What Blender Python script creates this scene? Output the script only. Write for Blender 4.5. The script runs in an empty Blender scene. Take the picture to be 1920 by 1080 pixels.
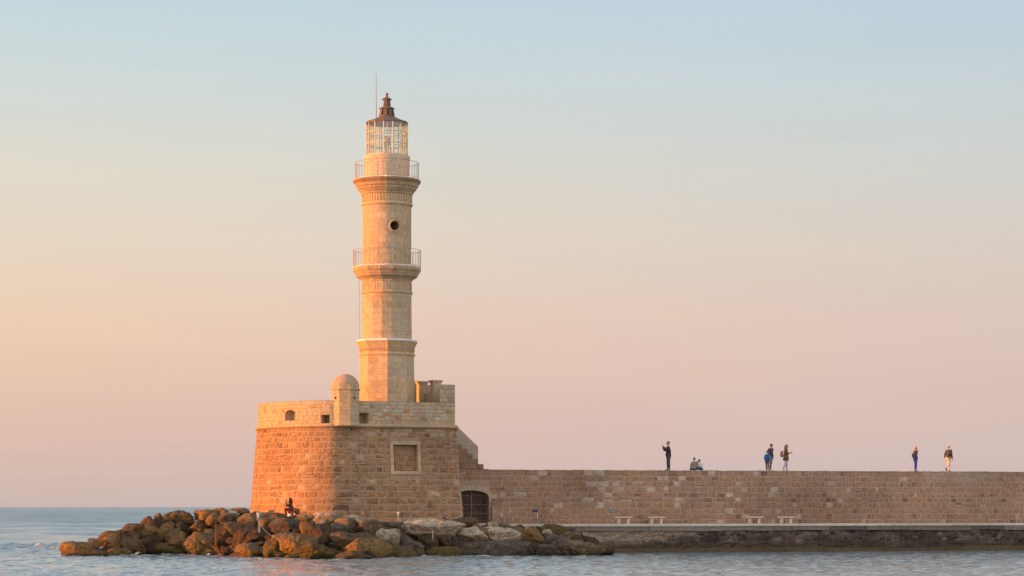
import bpy, bmesh, math, random
import numpy as np
from mathutils import Vector, Matrix, noise
R = math.radians
sc = bpy.context.scene
COL = sc.collection
# ------------------------------------------------------------------ camera
EYE = 2.75; F = 4560.0; HOR = 951.0; CX = 960.0
cam_d = bpy.data.cameras.new("camera"); cam = bpy.data.objects.new("camera", cam_d); COL.objects.link(cam)
cam.location = (0, 0, EYE); cam.rotation_euler = (R(90), 0, 0)
cam_d.sensor_width = 36.0; cam_d.lens = 36.0 * F / 1920.0
cam_d.shift_y = (HOR - 540.0) / 1920.0
cam_d.clip_start = 0.5; cam_d.clip_end = 200000.0
sc.camera = cam
# ------------------------------------------------------------------ light and sky
SUN_AZ = R(80.5)      # measured from straight towards the camera round to the left of the picture
SUN_EL = R(4.5)
to_sun = Vector((-math.sin(SUN_AZ) * math.cos(SUN_EL), -math.cos(SUN_AZ) * math.cos(SUN_EL), math.sin(SUN_EL)))
sun_d = bpy.data.lights.new("sun", 'SUN'); sun = bpy.data.objects.new("sun", sun_d); COL.objects.link(sun)
sun_d.energy = 5.0; sun_d.angle = R(0.6); sun_d.color = (1.0, 0.325, 0.035)
sun.rotation_euler = to_sun.to_track_quat('Z', 'Y').to_euler(); sun.location = (-60, 80, 40)
sc.view_settings.view_transform = 'Standard'; sc.view_settings.look = 'None'
sc.view_settings.exposure = 1.0; sc.view_settings.gamma = 1.0; sc.view_settings.use_curve_mapping = False

def lin(c):
    return tuple(((v / 255.0) / 12.92 if v / 255.0 <= 0.04045 else ((v / 255.0 + 0.055) / 1.055) ** 2.4) for v in c) + (1.0,)

class NT:
    """small helper to wire node trees"""
    def __init__(self, tree): self.t = tree; tree.nodes.clear()
    def n(self, typ, **kw):
        nd = self.t.nodes.new(typ)
        for k, v in kw.items():
            if k == 'inp':
                for kk, vv in v.items():
                    s = nd.inputs[kk]
                    if hasattr(vv, 'is_output') or isinstance(vv, bpy.types.NodeSocket): self.t.links.new(vv, s)
                    else: s.default_value = vv
            else: setattr(nd, k, v)
        return nd
    def math(self, op, a, b=0.0, c=0.0, clamp=False):
        nd = self.n('ShaderNodeMath', operation=op, use_clamp=clamp)
        for i, v in enumerate((a, b, c)):
            if isinstance(v, bpy.types.NodeSocket): self.t.links.new(v, nd.inputs[i])
            else: nd.inputs[i].default_value = v
        return nd.outputs[0]
    def ramp(self, fac, stops, interp='LINEAR'):
        nd = self.n('ShaderNodeValToRGB'); cr = nd.color_ramp; cr.interpolation = interp
        while len(cr.elements) < len(stops): cr.elements.new(0.5)
        for e, (p, c) in zip(cr.elements, stops):
            e.position = p; e.color = c if len(c) == 4 else tuple(c) + (1,)
        self.t.links.new(fac, nd.inputs[0]); return nd.outputs[0]
    def mix(self, fac, a, b, mode='MIX', clamp=True):
        nd = self.n('ShaderNodeMix', data_type='RGBA', blend_type=mode, clamp_factor=clamp)
        for s, v in ((nd.inputs[0], fac), (nd.inputs[6], a), (nd.inputs[7], b)):
            if isinstance(v, bpy.types.NodeSocket): self.t.links.new(v, s)
            else: s.default_value = v if not isinstance(v, tuple) or len(v) == 4 else tuple(v) + (1,)
        return nd.outputs[2]
    def link(self, a, b): self.t.links.new(a, b)

w = bpy.data.worlds.new("World"); sc.world = w; w.use_nodes = True
nt = NT(w.node_tree)
tc = nt.n('ShaderNodeTexCoord'); sep = nt.n('ShaderNodeSeparateXYZ', inp={0: tc.outputs['Generated']})
dx, dy, dz = sep.outputs
tz = nt.math('POWER', nt.math('MAXIMUM', dz, 0.0), 0.5)
def ypos(y): return math.sqrt(max(0.0, math.sin(math.atan((HOR - y) / F))))
def stops(tab, top):
    return [(ypos(y), lin(c)) for y, c in tab] + [(p, lin(c)) for p, c in top]
TOP = [(0.54, (178, 201, 214)), (0.68, (168, 190, 206)), (1.0, (165, 186, 205))]
left = nt.ramp(tz, stops([(951, (204, 184, 180)), (900, (213, 188, 178)), (800, (228, 193, 177)), (700, (235, 200, 178)), (600, (240, 209, 184)),
                          (450, (235, 218, 198)), (300, (225, 221, 208)), (150, (211, 221, 220)), (0, (198, 217, 224))], TOP))
right = nt.ramp(tz, stops([(951, (205, 186, 187)), (900, (211, 189, 187)), (800, (217, 193, 187)), (700, (221, 197, 187)), (600, (223, 200, 190)),
                           (450, (219, 208, 199)), (300, (210, 212, 209)), (150, (201, 213, 218)), (0, (190, 210, 223))], TOP))
fx = nt.n('ShaderNodeMapRange', inp={0: dx, 1: -0.2, 2: 0.2, 3: 0.0, 4: 1.0}).outputs[0]
grad = nt.mix(fx, left, right)
# the physical sky, low sun on the left, blended under the evening colours
sky = nt.n('ShaderNodeTexSky', sky_type='NISHITA', sun_disc=False, sun_elevation=SUN_EL, sun_rotation=math.atan2(to_sun.x, to_sun.y),
           air_density=1.4, dust_density=2.0, ozone_density=2.0)
skyc = nt.mix(1.0, sky.outputs[0], (0.10, 0.10, 0.10, 1), 'MULTIPLY')
# the unseen half of the sky behind the viewer, brightened to lift shaded walls
back = nt.n('ShaderNodeMapRange', interpolation_type='SMOOTHSTEP', inp={0: dy, 1: 0.55, 2: -0.5, 3: 0.0, 4: 1.0}).outputs[0]
backc = nt.ramp(tz, [(0.0, (1.02, 0.93, 0.90, 1)), (0.4, (1.20, 1.13, 1.12, 1)), (0.8, (1.15, 1.13, 1.16, 1)), (1.0, (1.0, 1.04, 1.10, 1))])
grad2 = nt.mix(back, grad, backc)
veil = nt.n('ShaderNodeTexNoise', inp={'Vector': nt.n('ShaderNodeMapping', inp={'Vector': tc.outputs['Generated'], 'Scale': (6, 6, 40)}).outputs[0], 'Scale': 1.0, 'Detail': 3.0}).outputs[0]
grad2 = nt.mix(1.0, grad2, nt.ramp(veil, [(0.3, (0.985, 0.985, 0.985)), (0.7, (1.015, 1.012, 1.01))]), 'MULTIPLY', clamp=False)   # faint uneven haze veils
fin = nt.mix(0.03, grad2, skyc)
bg = nt.n('ShaderNodeBackground', inp={'Color': fin, 'Strength': 0.5})
nt.link(bg.outputs[0], nt.n('ShaderNodeOutputWorld').inputs[0])

# ------------------------------------------------------------------ helpers
def at(x, y, D):
    """point seen at photograph pixel (x, y) at distance D"""
    return Vector(((x - CX) * D / F, D, EYE + (HOR - y) * D / F))

def tag(o, label=None, cat=None, group=None, kind=None):
    if label: o['label'] = label
    if cat: o['category'] = cat
    if group: o['group'] = group
    if kind: o['kind'] = kind
    return o

def empty(name, loc=(0, 0, 0), rz=0.0):
    o = bpy.data.objects.new(name, None); COL.objects.link(o); o.location = loc; o.rotation_euler = (0, 0, rz)
    o.empty_display_size = 0.3
    return o

class MB:
    def __init__(self): self.v = []; self.f = []; self.c = []; self.m = []; self.s = []
    def add(self, vs, fs, col=(1, 1, 1), mi=0, smooth=False):
        b = len(self.v); self.v.extend([tuple(p) for p in vs])
        for f in fs:
            self.f.append(tuple(b + i for i in f)); self.c.append(col); self.m.append(mi); self.s.append(smooth)
    def quad(self, a, b, c, d, col=(1, 1, 1), mi=0): self.add([a, b, c, d], [(0, 1, 2, 3)], col, mi)
    def box(self, lo, hi, col=(1, 1, 1), mi=0, M=None, bevel=0.0):
        x0, y0, z0 = lo; x1, y1, z1 = hi
        if bevel <= 0:
            vs = [(x0, y0, z0), (x1, y0, z0), (x1, y1, z0), (x0, y1, z0), (x0, y0, z1), (x1, y0, z1), (x1, y1, z1), (x0, y1, z1)]
            fs = [(0, 3, 2, 1), (4, 5, 6, 7), (0, 1, 5, 4), (1, 2, 6, 5), (2, 3, 7, 6), (3, 0, 4, 7)]
        else:
            bm = bmesh.new(); bmesh.ops.create_cube(bm, size=1)
            for v in bm.verts:
                v.co = Vector((x0 + (v.co.x + .5) * (x1 - x0), y0 + (v.co.y + .5) * (y1 - y0), z0 + (v.co.z + .5) * (z1 - z0)))
            bmesh.ops.bevel(bm, geom=bm.edges[:], offset=bevel, segments=2, affect='EDGES', profile=0.6)
            bm.verts.index_update()
            vs = [v.co.copy() for v in bm.verts]; fs = [tuple(v.index for v in f.verts) for f in bm.faces]; bm.free()
        if M is not None: vs = [M @ Vector(v) for v in vs]
        self.add(vs, fs, col, mi)
    def prism(self, pts, z0, z1, col=(1, 1, 1), mi=0):
        n = len(pts)
        vs = [(p[0], p[1], z0) for p in pts] + [(p[0], p[1], z1) for p in pts]
        fs = [tuple(range(n - 1, -1, -1)), tuple(range(n, 2 * n))] + [(i, (i + 1) % n, n + (i + 1) % n, n + i) for i in range(n)]
        self.add(vs, fs, col, mi)
    def tube(self, pts, r, n=8, col=(1, 1, 1), mi=0, closed=False, smooth=True):
        pts = [Vector(p) for p in pts]; k = len(pts)
        rs = r if isinstance(r, (list, tuple)) else [r] * k
        rings = []; prev = None
        for i, p in enumerate(pts):
            if closed: d = pts[(i + 1) % k] - pts[i - 1]
            else: d = pts[min(i + 1, k - 1)] - pts[max(i - 1, 0)]
            d.normalize()
            if prev is None:
                a = Vector((0, 0, 1)) if abs(d.z) < 0.9 else Vector((1, 0, 0))
                u = d.cross(a).normalized()
            else:
                u = (prev - d * prev.dot(d)).normalized()
            prev = u; vv = d.cross(u)
            rings.append([p + (u * math.cos(2 * math.pi * j / n) + vv * math.sin(2 * math.pi * j / n)) * rs[i] for j in range(n)])
        vs = [q for ring in rings for q in ring]; fs = []
        for i in range(k if closed else k - 1):
            i2 = (i + 1) % k
            for j in range(n): fs.append((i * n + j, i * n + (j + 1) % n, i2 * n + (j + 1) % n, i2 * n + j))
        self.add(vs, fs, col, mi, smooth)
        if not closed:
            self.add(rings[0], [tuple(range(n - 1, -1, -1))], col, mi); self.add(rings[-1], [tuple(range(n))], col, mi)
    def lathe(self, prof, n, c=(0, 0), phase=0.0, col=(1, 1, 1), mi=0, smooth=False, cap=True):
        vs = []; fs = []; k = len(prof)
        for r, z in prof:
            for j in range(n):
                a = phase + 2 * math.pi * j / n
                vs.append((c[0] + r * math.cos(a), c[1] + r * math.sin(a), z))
        for i in range(k - 1):
            for j in range(n): fs.append((i * n + j, i * n + (j + 1) % n, (i + 1) * n + (j + 1) % n, (i + 1) * n + j))
        if cap:
            fs.append(tuple(range(n - 1, -1, -1))); fs.append(tuple((k - 1) * n + j for j in range(n)))
        self.add(vs, fs, col, mi, smooth)
    def ellipsoid(self, c, r, nu=16, nv=10, col=(1, 1, 1), mi=0, fn=None, M=None):
        vs = []; fs = []
        for i in range(nv + 1):
            th = math.pi * i / nv
            for j in range(nu):
                ph = 2 * math.pi * j / nu
                d = Vector((math.sin(th) * math.cos(ph), math.sin(th) * math.sin(ph), math.cos(th)))
                p = Vector((d.x * r[0], d.y * r[1], d.z * r[2]))
                if fn: p = fn(d, p)
                if M is not None: p = M @ p
                vs.append(p + Vector(c))
        for i in range(nv):
            for j in range(nu): fs.append((i * nu + j, (i + 1) * nu + j, (i + 1) * nu + (j + 1) % nu, i * nu + (j + 1) % nu))
        self.add(vs, fs, col, mi, True)
    def build(self, name, mats, parent=None, weld=False):
        me = bpy.data.meshes.new(name); me.from_pydata(self.v, [], self.f)
        for m in (mats if isinstance(mats, (list, tuple)) else [mats]): me.materials.append(m)
        me.polygons.foreach_set('material_index', self.m); me.polygons.foreach_set('use_smooth', self.s)
        at_ = me.color_attributes.new('Col', 'FLOAT_COLOR', 'CORNER')
        cnt = np.array([len(f) for f in self.f]); cc = np.ones((len(self.f), 4), np.float32); cc[:, :3] = np.array(self.c, np.float32)
        at_.data.foreach_set('color', np.repeat(cc, cnt, axis=0).ravel())
        me.validate()
        if weld:
            bm = bmesh.new(); bm.from_mesh(me); bmesh.ops.remove_doubles(bm, verts=bm.verts[:], dist=1e-4)
            bmesh.ops.recalc_face_normals(bm, faces=bm.faces[:]); bm.to_mesh(me); bm.free()
        me.update()
        o = bpy.data.objects.new(name, me); COL.objects.link(o)
        if parent is not None: o.parent = parent
        return o

# ------------------------------------------------------------------ materials
def mat(name):
    m = bpy.data.materials.new(name); m.use_nodes = True
    return m, NT(m.node_tree)

def simple(name, col, rough=0.7, metal=0.0, var=0.15, scale=6.0, bump=0.0):
    m, t = mat(name)
    co = t.n('ShaderNodeTexCoord').outputs['Object']
    nz = t.n('ShaderNodeTexNoise', inp={'Vector': co, 'Scale': scale, 'Detail': 5.0, 'Roughness': 0.6}).outputs[0]
    c = t.ramp(nz, [(0.25, tuple(v * (1 - var) for v in col)), (0.75, tuple(min(1, v * (1 + var)) for v in col))])
    b = t.n('ShaderNodeBsdfPrincipled', inp={'Base Color': c, 'Roughness': rough, 'Metallic': metal})
    if bump > 0:
        bp = t.n('ShaderNodeBump', inp={'Height': nz, 'Strength': bump, 'Distance': 0.05}); t.link(bp.outputs[0], b.inputs['Normal'])
    t.link(b.outputs[0], t.n('ShaderNodeOutputMaterial').inputs[0])
    return m

def stone(name, stain=(0.5, 0.3, 0.15), stain_amt=0.35, grime=(0.10, 0.08, 0.06), grime_amt=0.2, bump=0.6, scale=1.0, streak=0.0, rough=0.92, smear=None):
    """weathered stone: block colour from the 'Col' attribute, blotches, rusty stains, fine pitting"""
    m, t = mat(name)
    co = t.n('ShaderNodeTexCoord').outputs['Object']
    col = t.n('ShaderNodeAttribute', attribute_name='Col').outputs['Color']
    big = t.n('ShaderNodeTexNoise', inp={'Vector': co, 'Scale': 0.9 * scale, 'Detail': 6.0, 'Roughness': 0.65}).outputs[0]
    mid = t.n('ShaderNodeTexNoise', inp={'Vector': co, 'Scale': 4.5 * scale, 'Detail': 6.0, 'Roughness': 0.7}).outputs[0]
    fine = t.n('ShaderNodeTexNoise', inp={'Vector': co, 'Scale': 22.0 * scale, 'Detail': 4.0, 'Roughness': 0.7}).outputs[0]
    c = t.mix(1.0, col, t.ramp(mid, [(0.25, (0.66, 0.66, 0.66)), (0.5, (1.0, 1.0, 1.0)), (0.8, (1.24, 1.22, 1.2))]), 'MULTIPLY')
    c = t.mix(1.0, c, t.ramp(fine, [(0.3, (0.8, 0.8, 0.8)), (0.7, (1.12, 1.12, 1.12))]), 'MULTIPLY')
    if smear: c = t.mix(t.math('MULTIPLY', t.ramp(t.n('ShaderNodeTexNoise', inp={'Vector': co, 'Scale': 3.1, 'Detail': 5.0, 'Roughness': 0.66}).outputs[0], [(0.46, (0, 0, 0)), (0.62, (1, 1, 1))]), 0.72), c, smear)
    hug = t.n('ShaderNodeTexNoise', inp={'Vector': co, 'Scale': 0.22 * scale, 'Detail': 4.0, 'Roughness': 0.6}).outputs[0]
    c = t.mix(1.0, c, t.ramp(hug, [(0.32, (0.80, 0.79, 0.78)), (0.5, (1, 1, 1)), (0.68, (1.13, 1.12, 1.10))]), 'MULTIPLY')
    sm = t.ramp(big, [(0.50, (0, 0, 0)), (0.68, (1, 1, 1))])
    c = t.mix(t.math('MULTIPLY', sm, stain_amt), c, t.mix(1.0, c, tuple(v * 2.0 for v in stain), 'MULTIPLY'))
    mp = t.n('ShaderNodeMapping', inp={'Vector': co, 'Scale': (2.6, 2.6, 0.45 if streak > 0 else 2.0), 'Location': (7, 3, 1)})
    st = t.n('ShaderNodeTexNoise', inp={'Vector': mp.outputs[0], 'Scale': 1.0 * scale, 'Detail': 5.0, 'Roughness': 0.7}).outputs[0]
    gm = t.ramp(st, [(0.56, (0, 0, 0)), (0.72, (1, 1, 1))])
    c = t.mix(t.math('MULTIPLY', gm, grime_amt), c, grime)
    h = t.math('ADD', t.math('MULTIPLY', mid, 0.8), t.math('MULTIPLY', fine, 0.45))
    bp = t.n('ShaderNodeBump', inp={'Height': h, 'Strength': bump, 'Distance': 0.06})
    b = t.n('ShaderNodeBsdfPrincipled', inp={'Base Color': c, 'Roughness': rough, 'Normal': bp.outputs[0]})
    b.inputs['Specular IOR Level'].default_value = 0.2
    t.link(b.outputs[0], t.n('ShaderNodeOutputMaterial').inputs[0])
    return m

M_BASE = stone('bastion_stone', smear=(0.34, 0.225, 0.14), stain=(0.62, 0.46, 0.33), stain_amt=0.45, bump=0.9, grime_amt=0.28)
M_PAR = stone('parapet_stone', stain=(0.62, 0.46, 0.30), stain_amt=0.35, bump=0.5, grime_amt=0.12, streak=1)
M_TOW = stone('tower_stone', stain=(0.60, 0.47, 0.33), stain_amt=0.5, bump=0.55, grime=(0.24, 0.18, 0.125), grime_amt=0.42, scale=1.3, streak=1)
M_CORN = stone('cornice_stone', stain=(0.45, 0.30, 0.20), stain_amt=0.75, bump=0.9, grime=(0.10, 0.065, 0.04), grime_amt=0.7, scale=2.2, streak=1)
M_WALL = stone('wall_stone', smear=(0.33, 0.225, 0.16), stain=(0.55, 0.46, 0.40), stain_amt=0.4, bump=0.9, grime_amt=0.18)
M_PLAST = stone('plaster', stain=(0.5, 0.48, 0.44), stain_amt=0.3, bump=0.3, grime_amt=0.1)
M_CONC = stone('concrete', stain=(0.40, 0.36, 0.30), stain_amt=0.5, bump=0.4, grime=(0.10, 0.09, 0.08), grime_amt=0.5, streak=1)
M_DOME = stone('dome_plaster', stain=(0.55, 0.44, 0.36), stain_amt=0.4, bump=0.35, grime_amt=0.08, scale=1.6)
M_IRON = simple('rusty_iron', (0.22, 0.145, 0.115), 0.75, 0.0, 0.4, 14)
M_RAIL = simple('rail_metal', (0.36, 0.27, 0.20), 0.6, 0.3, 0.25, 9)
M_BAR = simple('white_flashing', (0.72, 0.72, 0.72), 0.5, 0.0, 0.1, 2)
M_COPPER = simple('weathered_copper', (0.16, 0.105, 0.08), 0.7, 0.1, 0.45, 5, 0.4)
M_FRAME = simple('lantern_frame', (0.60, 0.45, 0.26), 0.5, 0.0, 0.2, 4)
M_RED = simple('red_lamp_glass', (0.34, 0.17, 0.14), 0.3, 0, 0.1)
M_LAMPG = simple('grey_lamp_housing', (0.22, 0.25, 0.265), 0.5, 0.1, 0.15)
M_LAMPW = simple('white_lamp_housing', (0.45, 0.42, 0.38), 0.5, 0.0, 0.15)
M_LAMPD = simple('dark_lamp_housing', (0.10, 0.09, 0.09), 0.55, 0.1, 0.2)
M_POST = simple('painted_post', (0.30, 0.235, 0.16), 0.7, 0, 0.2)
M_CABLE = simple('grey_cable', (0.25, 0.22, 0.20), 0.7, 0, 0.1)
M_BLUE = simple('blue_tarpaulin', (0.02, 0.10, 0.36), 0.5, 0, 0.15)
M_WHITE = simple('white_plastic', (0.70, 0.68, 0.64), 0.6, 0, 0.1)

def glass(name):
    m, t = mat(name)
    tr = t.n('ShaderNodeBsdfTransparent', inp={'Color': (0.86, 0.90, 0.84, 1)})
    gl = t.n('ShaderNodeBsdfGlossy', inp={'Color': (0.9, 0.9, 0.88, 1), 'Roughness': 0.02})
    mx = t.n('ShaderNodeMixShader', inp={0: 0.17, 1: tr.outputs[0], 2: gl.outputs[0]})
    t.link(mx.outputs[0], t.n('ShaderNodeOutputMaterial').inputs[0]); return m
M_GLASS = glass('lantern_glass')
# ------------------------------------------------------------------ masonry
def lerp(a, b, t): return a + (b - a) * t
def shade(rng, base, dv=0.18, dh=0.05):
    k = 1 + rng.uniform(-dv, dv); h = rng.uniform(-dh, dh)
    return (base[0] * k * (1 + h), base[1] * k, base[2] * k * (1 - 1.5 * h))

def minus(intervals, a, b):
    out = []
    for p, q in intervals:
        if b <= p or a >= q: out.append((p, q)); continue
        if a > p: out.append((p, a))
        if b < q: out.append((b, q))
    return out

def stones(mb, P, s0, s1, zs, wmin, wmax, joint, proud, color, seed, holes=(), breaks=(), rough=0.4, lim=None, wfun=None, split=0.0):
    """courses of separate blocks over the surface P(s, z, off)"""
    rng = random.Random(seed)
    for k in range(len(zs) - 1):
        z0, z1 = zs[k], zs[k + 1]; hgt = z1 - z0
        a0, a1 = (s0, s1) if lim is None else lim(z0, z1)
        ints = [(a0, a1)]
        for (h0, h1, g0, g1) in holes:
            if min(z1, g1) - max(z0, g0) > 0.12 * hgt: ints = minus(ints, h0 - joint * .5, h1 + joint * .5)
        for p in breaks:
            nxt = []
            for a, b in ints:
                nxt += [(a, p), (p, b)] if a < p < b else [(a, b)]
            ints = nxt
        for a, b in ints:
            if b - a < 0.04: continue
            cuts = [a]
            if len(ints) == 1 and not breaks: cuts[0] = a
            wf = wfun or (lambda u: 1.0)
            x = a + rng.uniform(wmin, wmax) * rng.uniform(.4, 1) * wf(a)
            while x < b - wmin * 0.6 * wf(x):
                cuts.append(x); x += rng.uniform(wmin, wmax) * wf(x)
            cuts.append(b)
            cells = []
            for i in range(len(cuts) - 1):
                p, q_, w_ = cuts[i], cuts[i + 1], cuts[i + 1] - cuts[i]
                if split and rng.random() < split and hgt > .22:
                    t = rng.uniform(.38, .62); zm = lerp(z0, z1, t)
                    if w_ > wmax * .6 and rng.random() < .5:
                        m = lerp(p, q_, rng.uniform(.4, .6)); cells += [(p, q_, z0, zm), (p, m, zm, z1), (m, q_, zm, z1)]
                    else: cells += [(p, q_, z0, zm), (p, q_, zm, z1)]
                else: cells.append((p, q_, z0, z1))
            for (c0, c1, d0, d1) in cells:
                u0, u1 = c0 + joint / 2, c1 - joint / 2
                v0, v1 = d0 + joint / 2, d1 - joint / 2
                if u1 - u0 < 0.02: continue
                c = color(rng, (u0 + u1) / 2, (v0 + v1) / 2)
                j = joint * rough
                q = lambda: rng.uniform(-j, j)
                e = min(joint * 0.5 + proud * 0.4, (u1 - u0) * .2, (v1 - v0) * .2)
                um, vm = (u0 + u1) / 2 + q(), (v0 + v1) / 2 + q()
                us = [(u0 + q(), v0 + q()), (um, v0 + q()), (u1 + q(), v0 + q()), (u1 + q(), vm), (u1 + q(), v1 + q()), (um, v1 + q()), (u0 + q(), v1 + q()), (u0 + q(), vm)]
                pr = proud * rng.uniform(0.35, 1.2)
                vs = [P(u, v, -0.012) for u, v in us]
                for u, v in us:
                    du = e if u < um - 1e-6 and abs(u - um) > e else (-e if abs(u - um) > e else 0)
                    dv = e if v < vm and abs(v - vm) > e else (-e if abs(v - vm) > e else 0)
                    vs.append(P(u + du, v + dv, pr * rng.uniform(0.7, 1.05)))
                vs.append(P(um, vm, pr * rng.uniform(0.85, 1.25)))
                fs = [(n, (n + 1) % 8, 8 + (n + 1) % 8, 8 + n) for n in range(8)]
                fs += [(8, 9, 16, 15), (9, 10, 11, 16), (16, 11, 12, 13), (15, 16, 13, 14)]
                mb.add(vs, fs, c)

def wallgrid(mb, P, svals, zvals, holes=(), col=(1, 1, 1), off=0.0):
    sv = sorted(set([round(x, 4) for x in list(svals) + [h for q in holes for h in q[:2]]]))
    zv = sorted(set([round(x, 4) for x in list(zvals) + [h for q in holes for h in q[2:]]]))
    sv = [x for i, x in enumerate(sv) if i == 0 or x - sv[i - 1] > 5e-4]; zv = [x for i, x in enumerate(zv) if i == 0 or x - zv[i - 1] > 5e-4]
    for i in range(len(sv) - 1):
        for j in range(len(zv) - 1):
            sm, zm = (sv[i] + sv[i + 1]) / 2, (zv[j] + zv[j + 1]) / 2
            if any(h[0] < sm < h[1] and h[2] < zm < h[3] for h in holes): continue
            mb.quad(P(sv[i], zv[j], off), P(sv[i + 1], zv[j], off), P(sv[i + 1], zv[j + 1], off), P(sv[i], zv[j + 1], off), col)

def niche(mb, P, hole, shape, depth, col, incol, plate=0.012, flare=0.0, nseg=28):
    """fill plate between the rectangular hole and a round / arched opening, and the recess behind it"""
    s0, s1, z0, z1 = hole; cs, cz = (s0 + s1) / 2, (z0 + z1) / 2
    pts = []
    if shape[0] == 'circle':
        r = shape[1]
        pts = [(cs + r * math.cos(2 * math.pi * i / nseg), cz + r * math.sin(2 * math.pi * i / nseg)) for i in range(nseg)]
    elif shape[0] == 'arch':
        rise = shape[1]; hw = (s1 - s0) / 2 - 0.002
        n = nseg
        pts = [(s0 + .002, z0 + .002), (s1 - .002, z0 + .002)]
        for i in range(n + 1):
            a = math.pi * i / n
            pts.append((cs + hw * math.cos(a), z1 - 0.002 - rise + rise * math.sin(a)))
    else:
        pts = [(s0 + .002, z0 + .002), (s1 - .002, z0 + .002), (s1 - .002, z1 - .002), (s0 + .002, z1 - .002)]
    n = len(pts)
    def torect(p):
        d0, d1 = p[0] - cs, p[1] - cz
        k = min((s1 - s0) / 2 / abs(d0) if abs(d0) > 1e-9 else 1e9, (z1 - z0) / 2 / abs(d1) if abs(d1) > 1e-9 else 1e9)
        return (cs + d0 * k, cz + d1 * k)
    rect = [torect(p) for p in pts]
    # corners of the rectangle are added so the plate is complete
    if shape[0] == 'circle' or shape[0] == 'arch':
        for i in range(n):
            a, b = rect[i], rect[(i + 1) % n]; p, q = pts[i], pts[(i + 1) % n]
            if shape[0] == 'arch' and i < 2: pass
            mb.quad(P(a[0], a[1], plate), P(b[0], b[1], plate), P(q[0], q[1], plate), P(p[0], p[1], plate), col)
            if abs(a[0] - b[0]) > 1e-6 and abs(a[1] - b[1]) > 1e-6:
                cx = s1 if max(a[0], b[0]) > cs + (s1 - s0) * .49 else s0
                cy = z1 if max(a[1], b[1]) > cz + (z1 - z0) * .49 else z0
                mb.add([P(a[0], a[1], plate), P(cx, cy, plate), P(b[0], b[1], plate)], [(0, 1, 2)], col)
    def inner(p, k): return (cs + (p[0] - cs) * k, cz + (p[1] - cz) * k)
    k = 1 - flare
    for i in range(n):
        p, q = pts[i], pts[(i + 1) % n]; pi, qi = inner(p, k), inner(q, k)
        mb.quad(P(p[0], p[1], plate), P(q[0], q[1], plate), P(qi[0], qi[1], -depth), P(pi[0], pi[1], -depth), incol)
    mb.add([P(*inner(p, k), -depth) for p in pts], [tuple(range(n))], incol)

def courses(z0, z1, h, seed, var=0.15):
    rng = random.Random(seed); n = max(1, round((z1 - z0) / h)); ws = [1 + rng.uniform(-var, var) for _ in range(n)]
    t = sum(ws); out = [z0]
    for w_ in ws: out.append(out[-1] + (z1 - z0) * w_ / t)
    return out

# ------------------------------------------------------------------ the fort's plan
ctrl = [(-8.9, 140.55), (-9.75, 140.1), (-10.7, 140.03), (-12.33, 140.85), (-14.2, 142.9), (-15.11, 145.0), (-15.3, 147.5), (-14.7, 150), (-13.1, 152.5), (-10.5, 154.2), (-7, 155.0)]
PL = []
A0 = Vector((-3.33, 143.2)); A1 = Vector(ctrl[0])
for i in range(36): PL.append(A0.lerp(A1, i / 36))
cpts = [Vector((-7.5, 141.22))] + [Vector(c) for c in ctrl] + [Vector((-5, 155))]
for i in range(1, len(cpts) - 2):
    p0, p1, p2, p3 = cpts[i - 1:i + 3]
    for k in range(14):
        t = k / 14
        PL.append(0.5 * ((2 * p1) + (p2 - p0) * t + (2 * p0 - 5 * p1 + 4 * p2 - p3) * t * t + (3 * p1 - p0 - 3 * p2 + p3) * t ** 3))
PL.append(Vector((-7, 155)))
for i in range(1, 11): PL.append(Vector((-7, 155)).lerp(Vector((-3.72, 155)), i / 10))
for i in range(1, 20): PL.append(Vector((-3.72, 155)).lerp(A0, i / 20))
NP = len(PL); PN = []
for i in range(NP):
    d1 = (PL[i] - PL[i - 1]).normalized(); d2 = (PL[(i + 1) % NP] - PL[i]).normalized()
    n1 = Vector((-d1.y, d1.x)); n2 = Vector((-d2.y, d2.x)); m = (n1 + n2) / max(0.2, 1 + n1.dot(n2)); PN.append(m)
PS = [0.0]
for i in range(1, NP + 1): PS.append(PS[-1] + (PL[i % NP] - PL[i - 1]).length)
S_END = PS[-1]; S_FRONT = PS[36 + 14 * 7]      # right corner round to the far left
def plan(s):
    s = min(max(s, 0.0), S_END - 1e-6)
    i = int(np.searchsorted(PS, s, side='right')) - 1
    t = (s - PS[i]) / (PS[i + 1] - PS[i])
    return PL[i].lerp(PL[(i + 1) % NP], t), PN[i].lerp(PN[(i + 1) % NP], t)
ZC = 7.44; BAT = 0.085; ZB = 0.6
def P_base(s, z, off=0.0):
    p, n = plan(s); q = p + n * (BAT * (ZC - z) + off); return Vector((q.x, q.y, z))
def P_par(s, z, off=0.0):
    p, n = plan(s); q = p + n * (off - 0.03); return Vector((q.x, q.y, z))
def s_at(x, batz=None):
    best = None
    for i in range(0, 36 + 14 * 6):
        p = (P_base(PS[i], batz) if batz is not None else Vector((PL[i].x, PL[i].y, 0)))
        q = (P_base(PS[i + 1], batz) if batz is not None else Vector((PL[i + 1].x, PL[i + 1].y, 0)))
        a, b = CX + F * p.x / p.y, CX + F * q.x / q.y
        if (a - x) * (b - x) <= 0 and a != b: return lerp(PS[i], PS[i + 1], (x - a) / (b - a))
    return 0.0
def z_at(y, D): return EYE + (HOR - y) * D / F
BASE_C = (0.30, 0.165, 0.082); MORT_C = (0.36, 0.25, 0.165); PAR_C = (0.46, 0.35, 0.235); PARM_C = (0.38, 0.28, 0.18)

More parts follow.
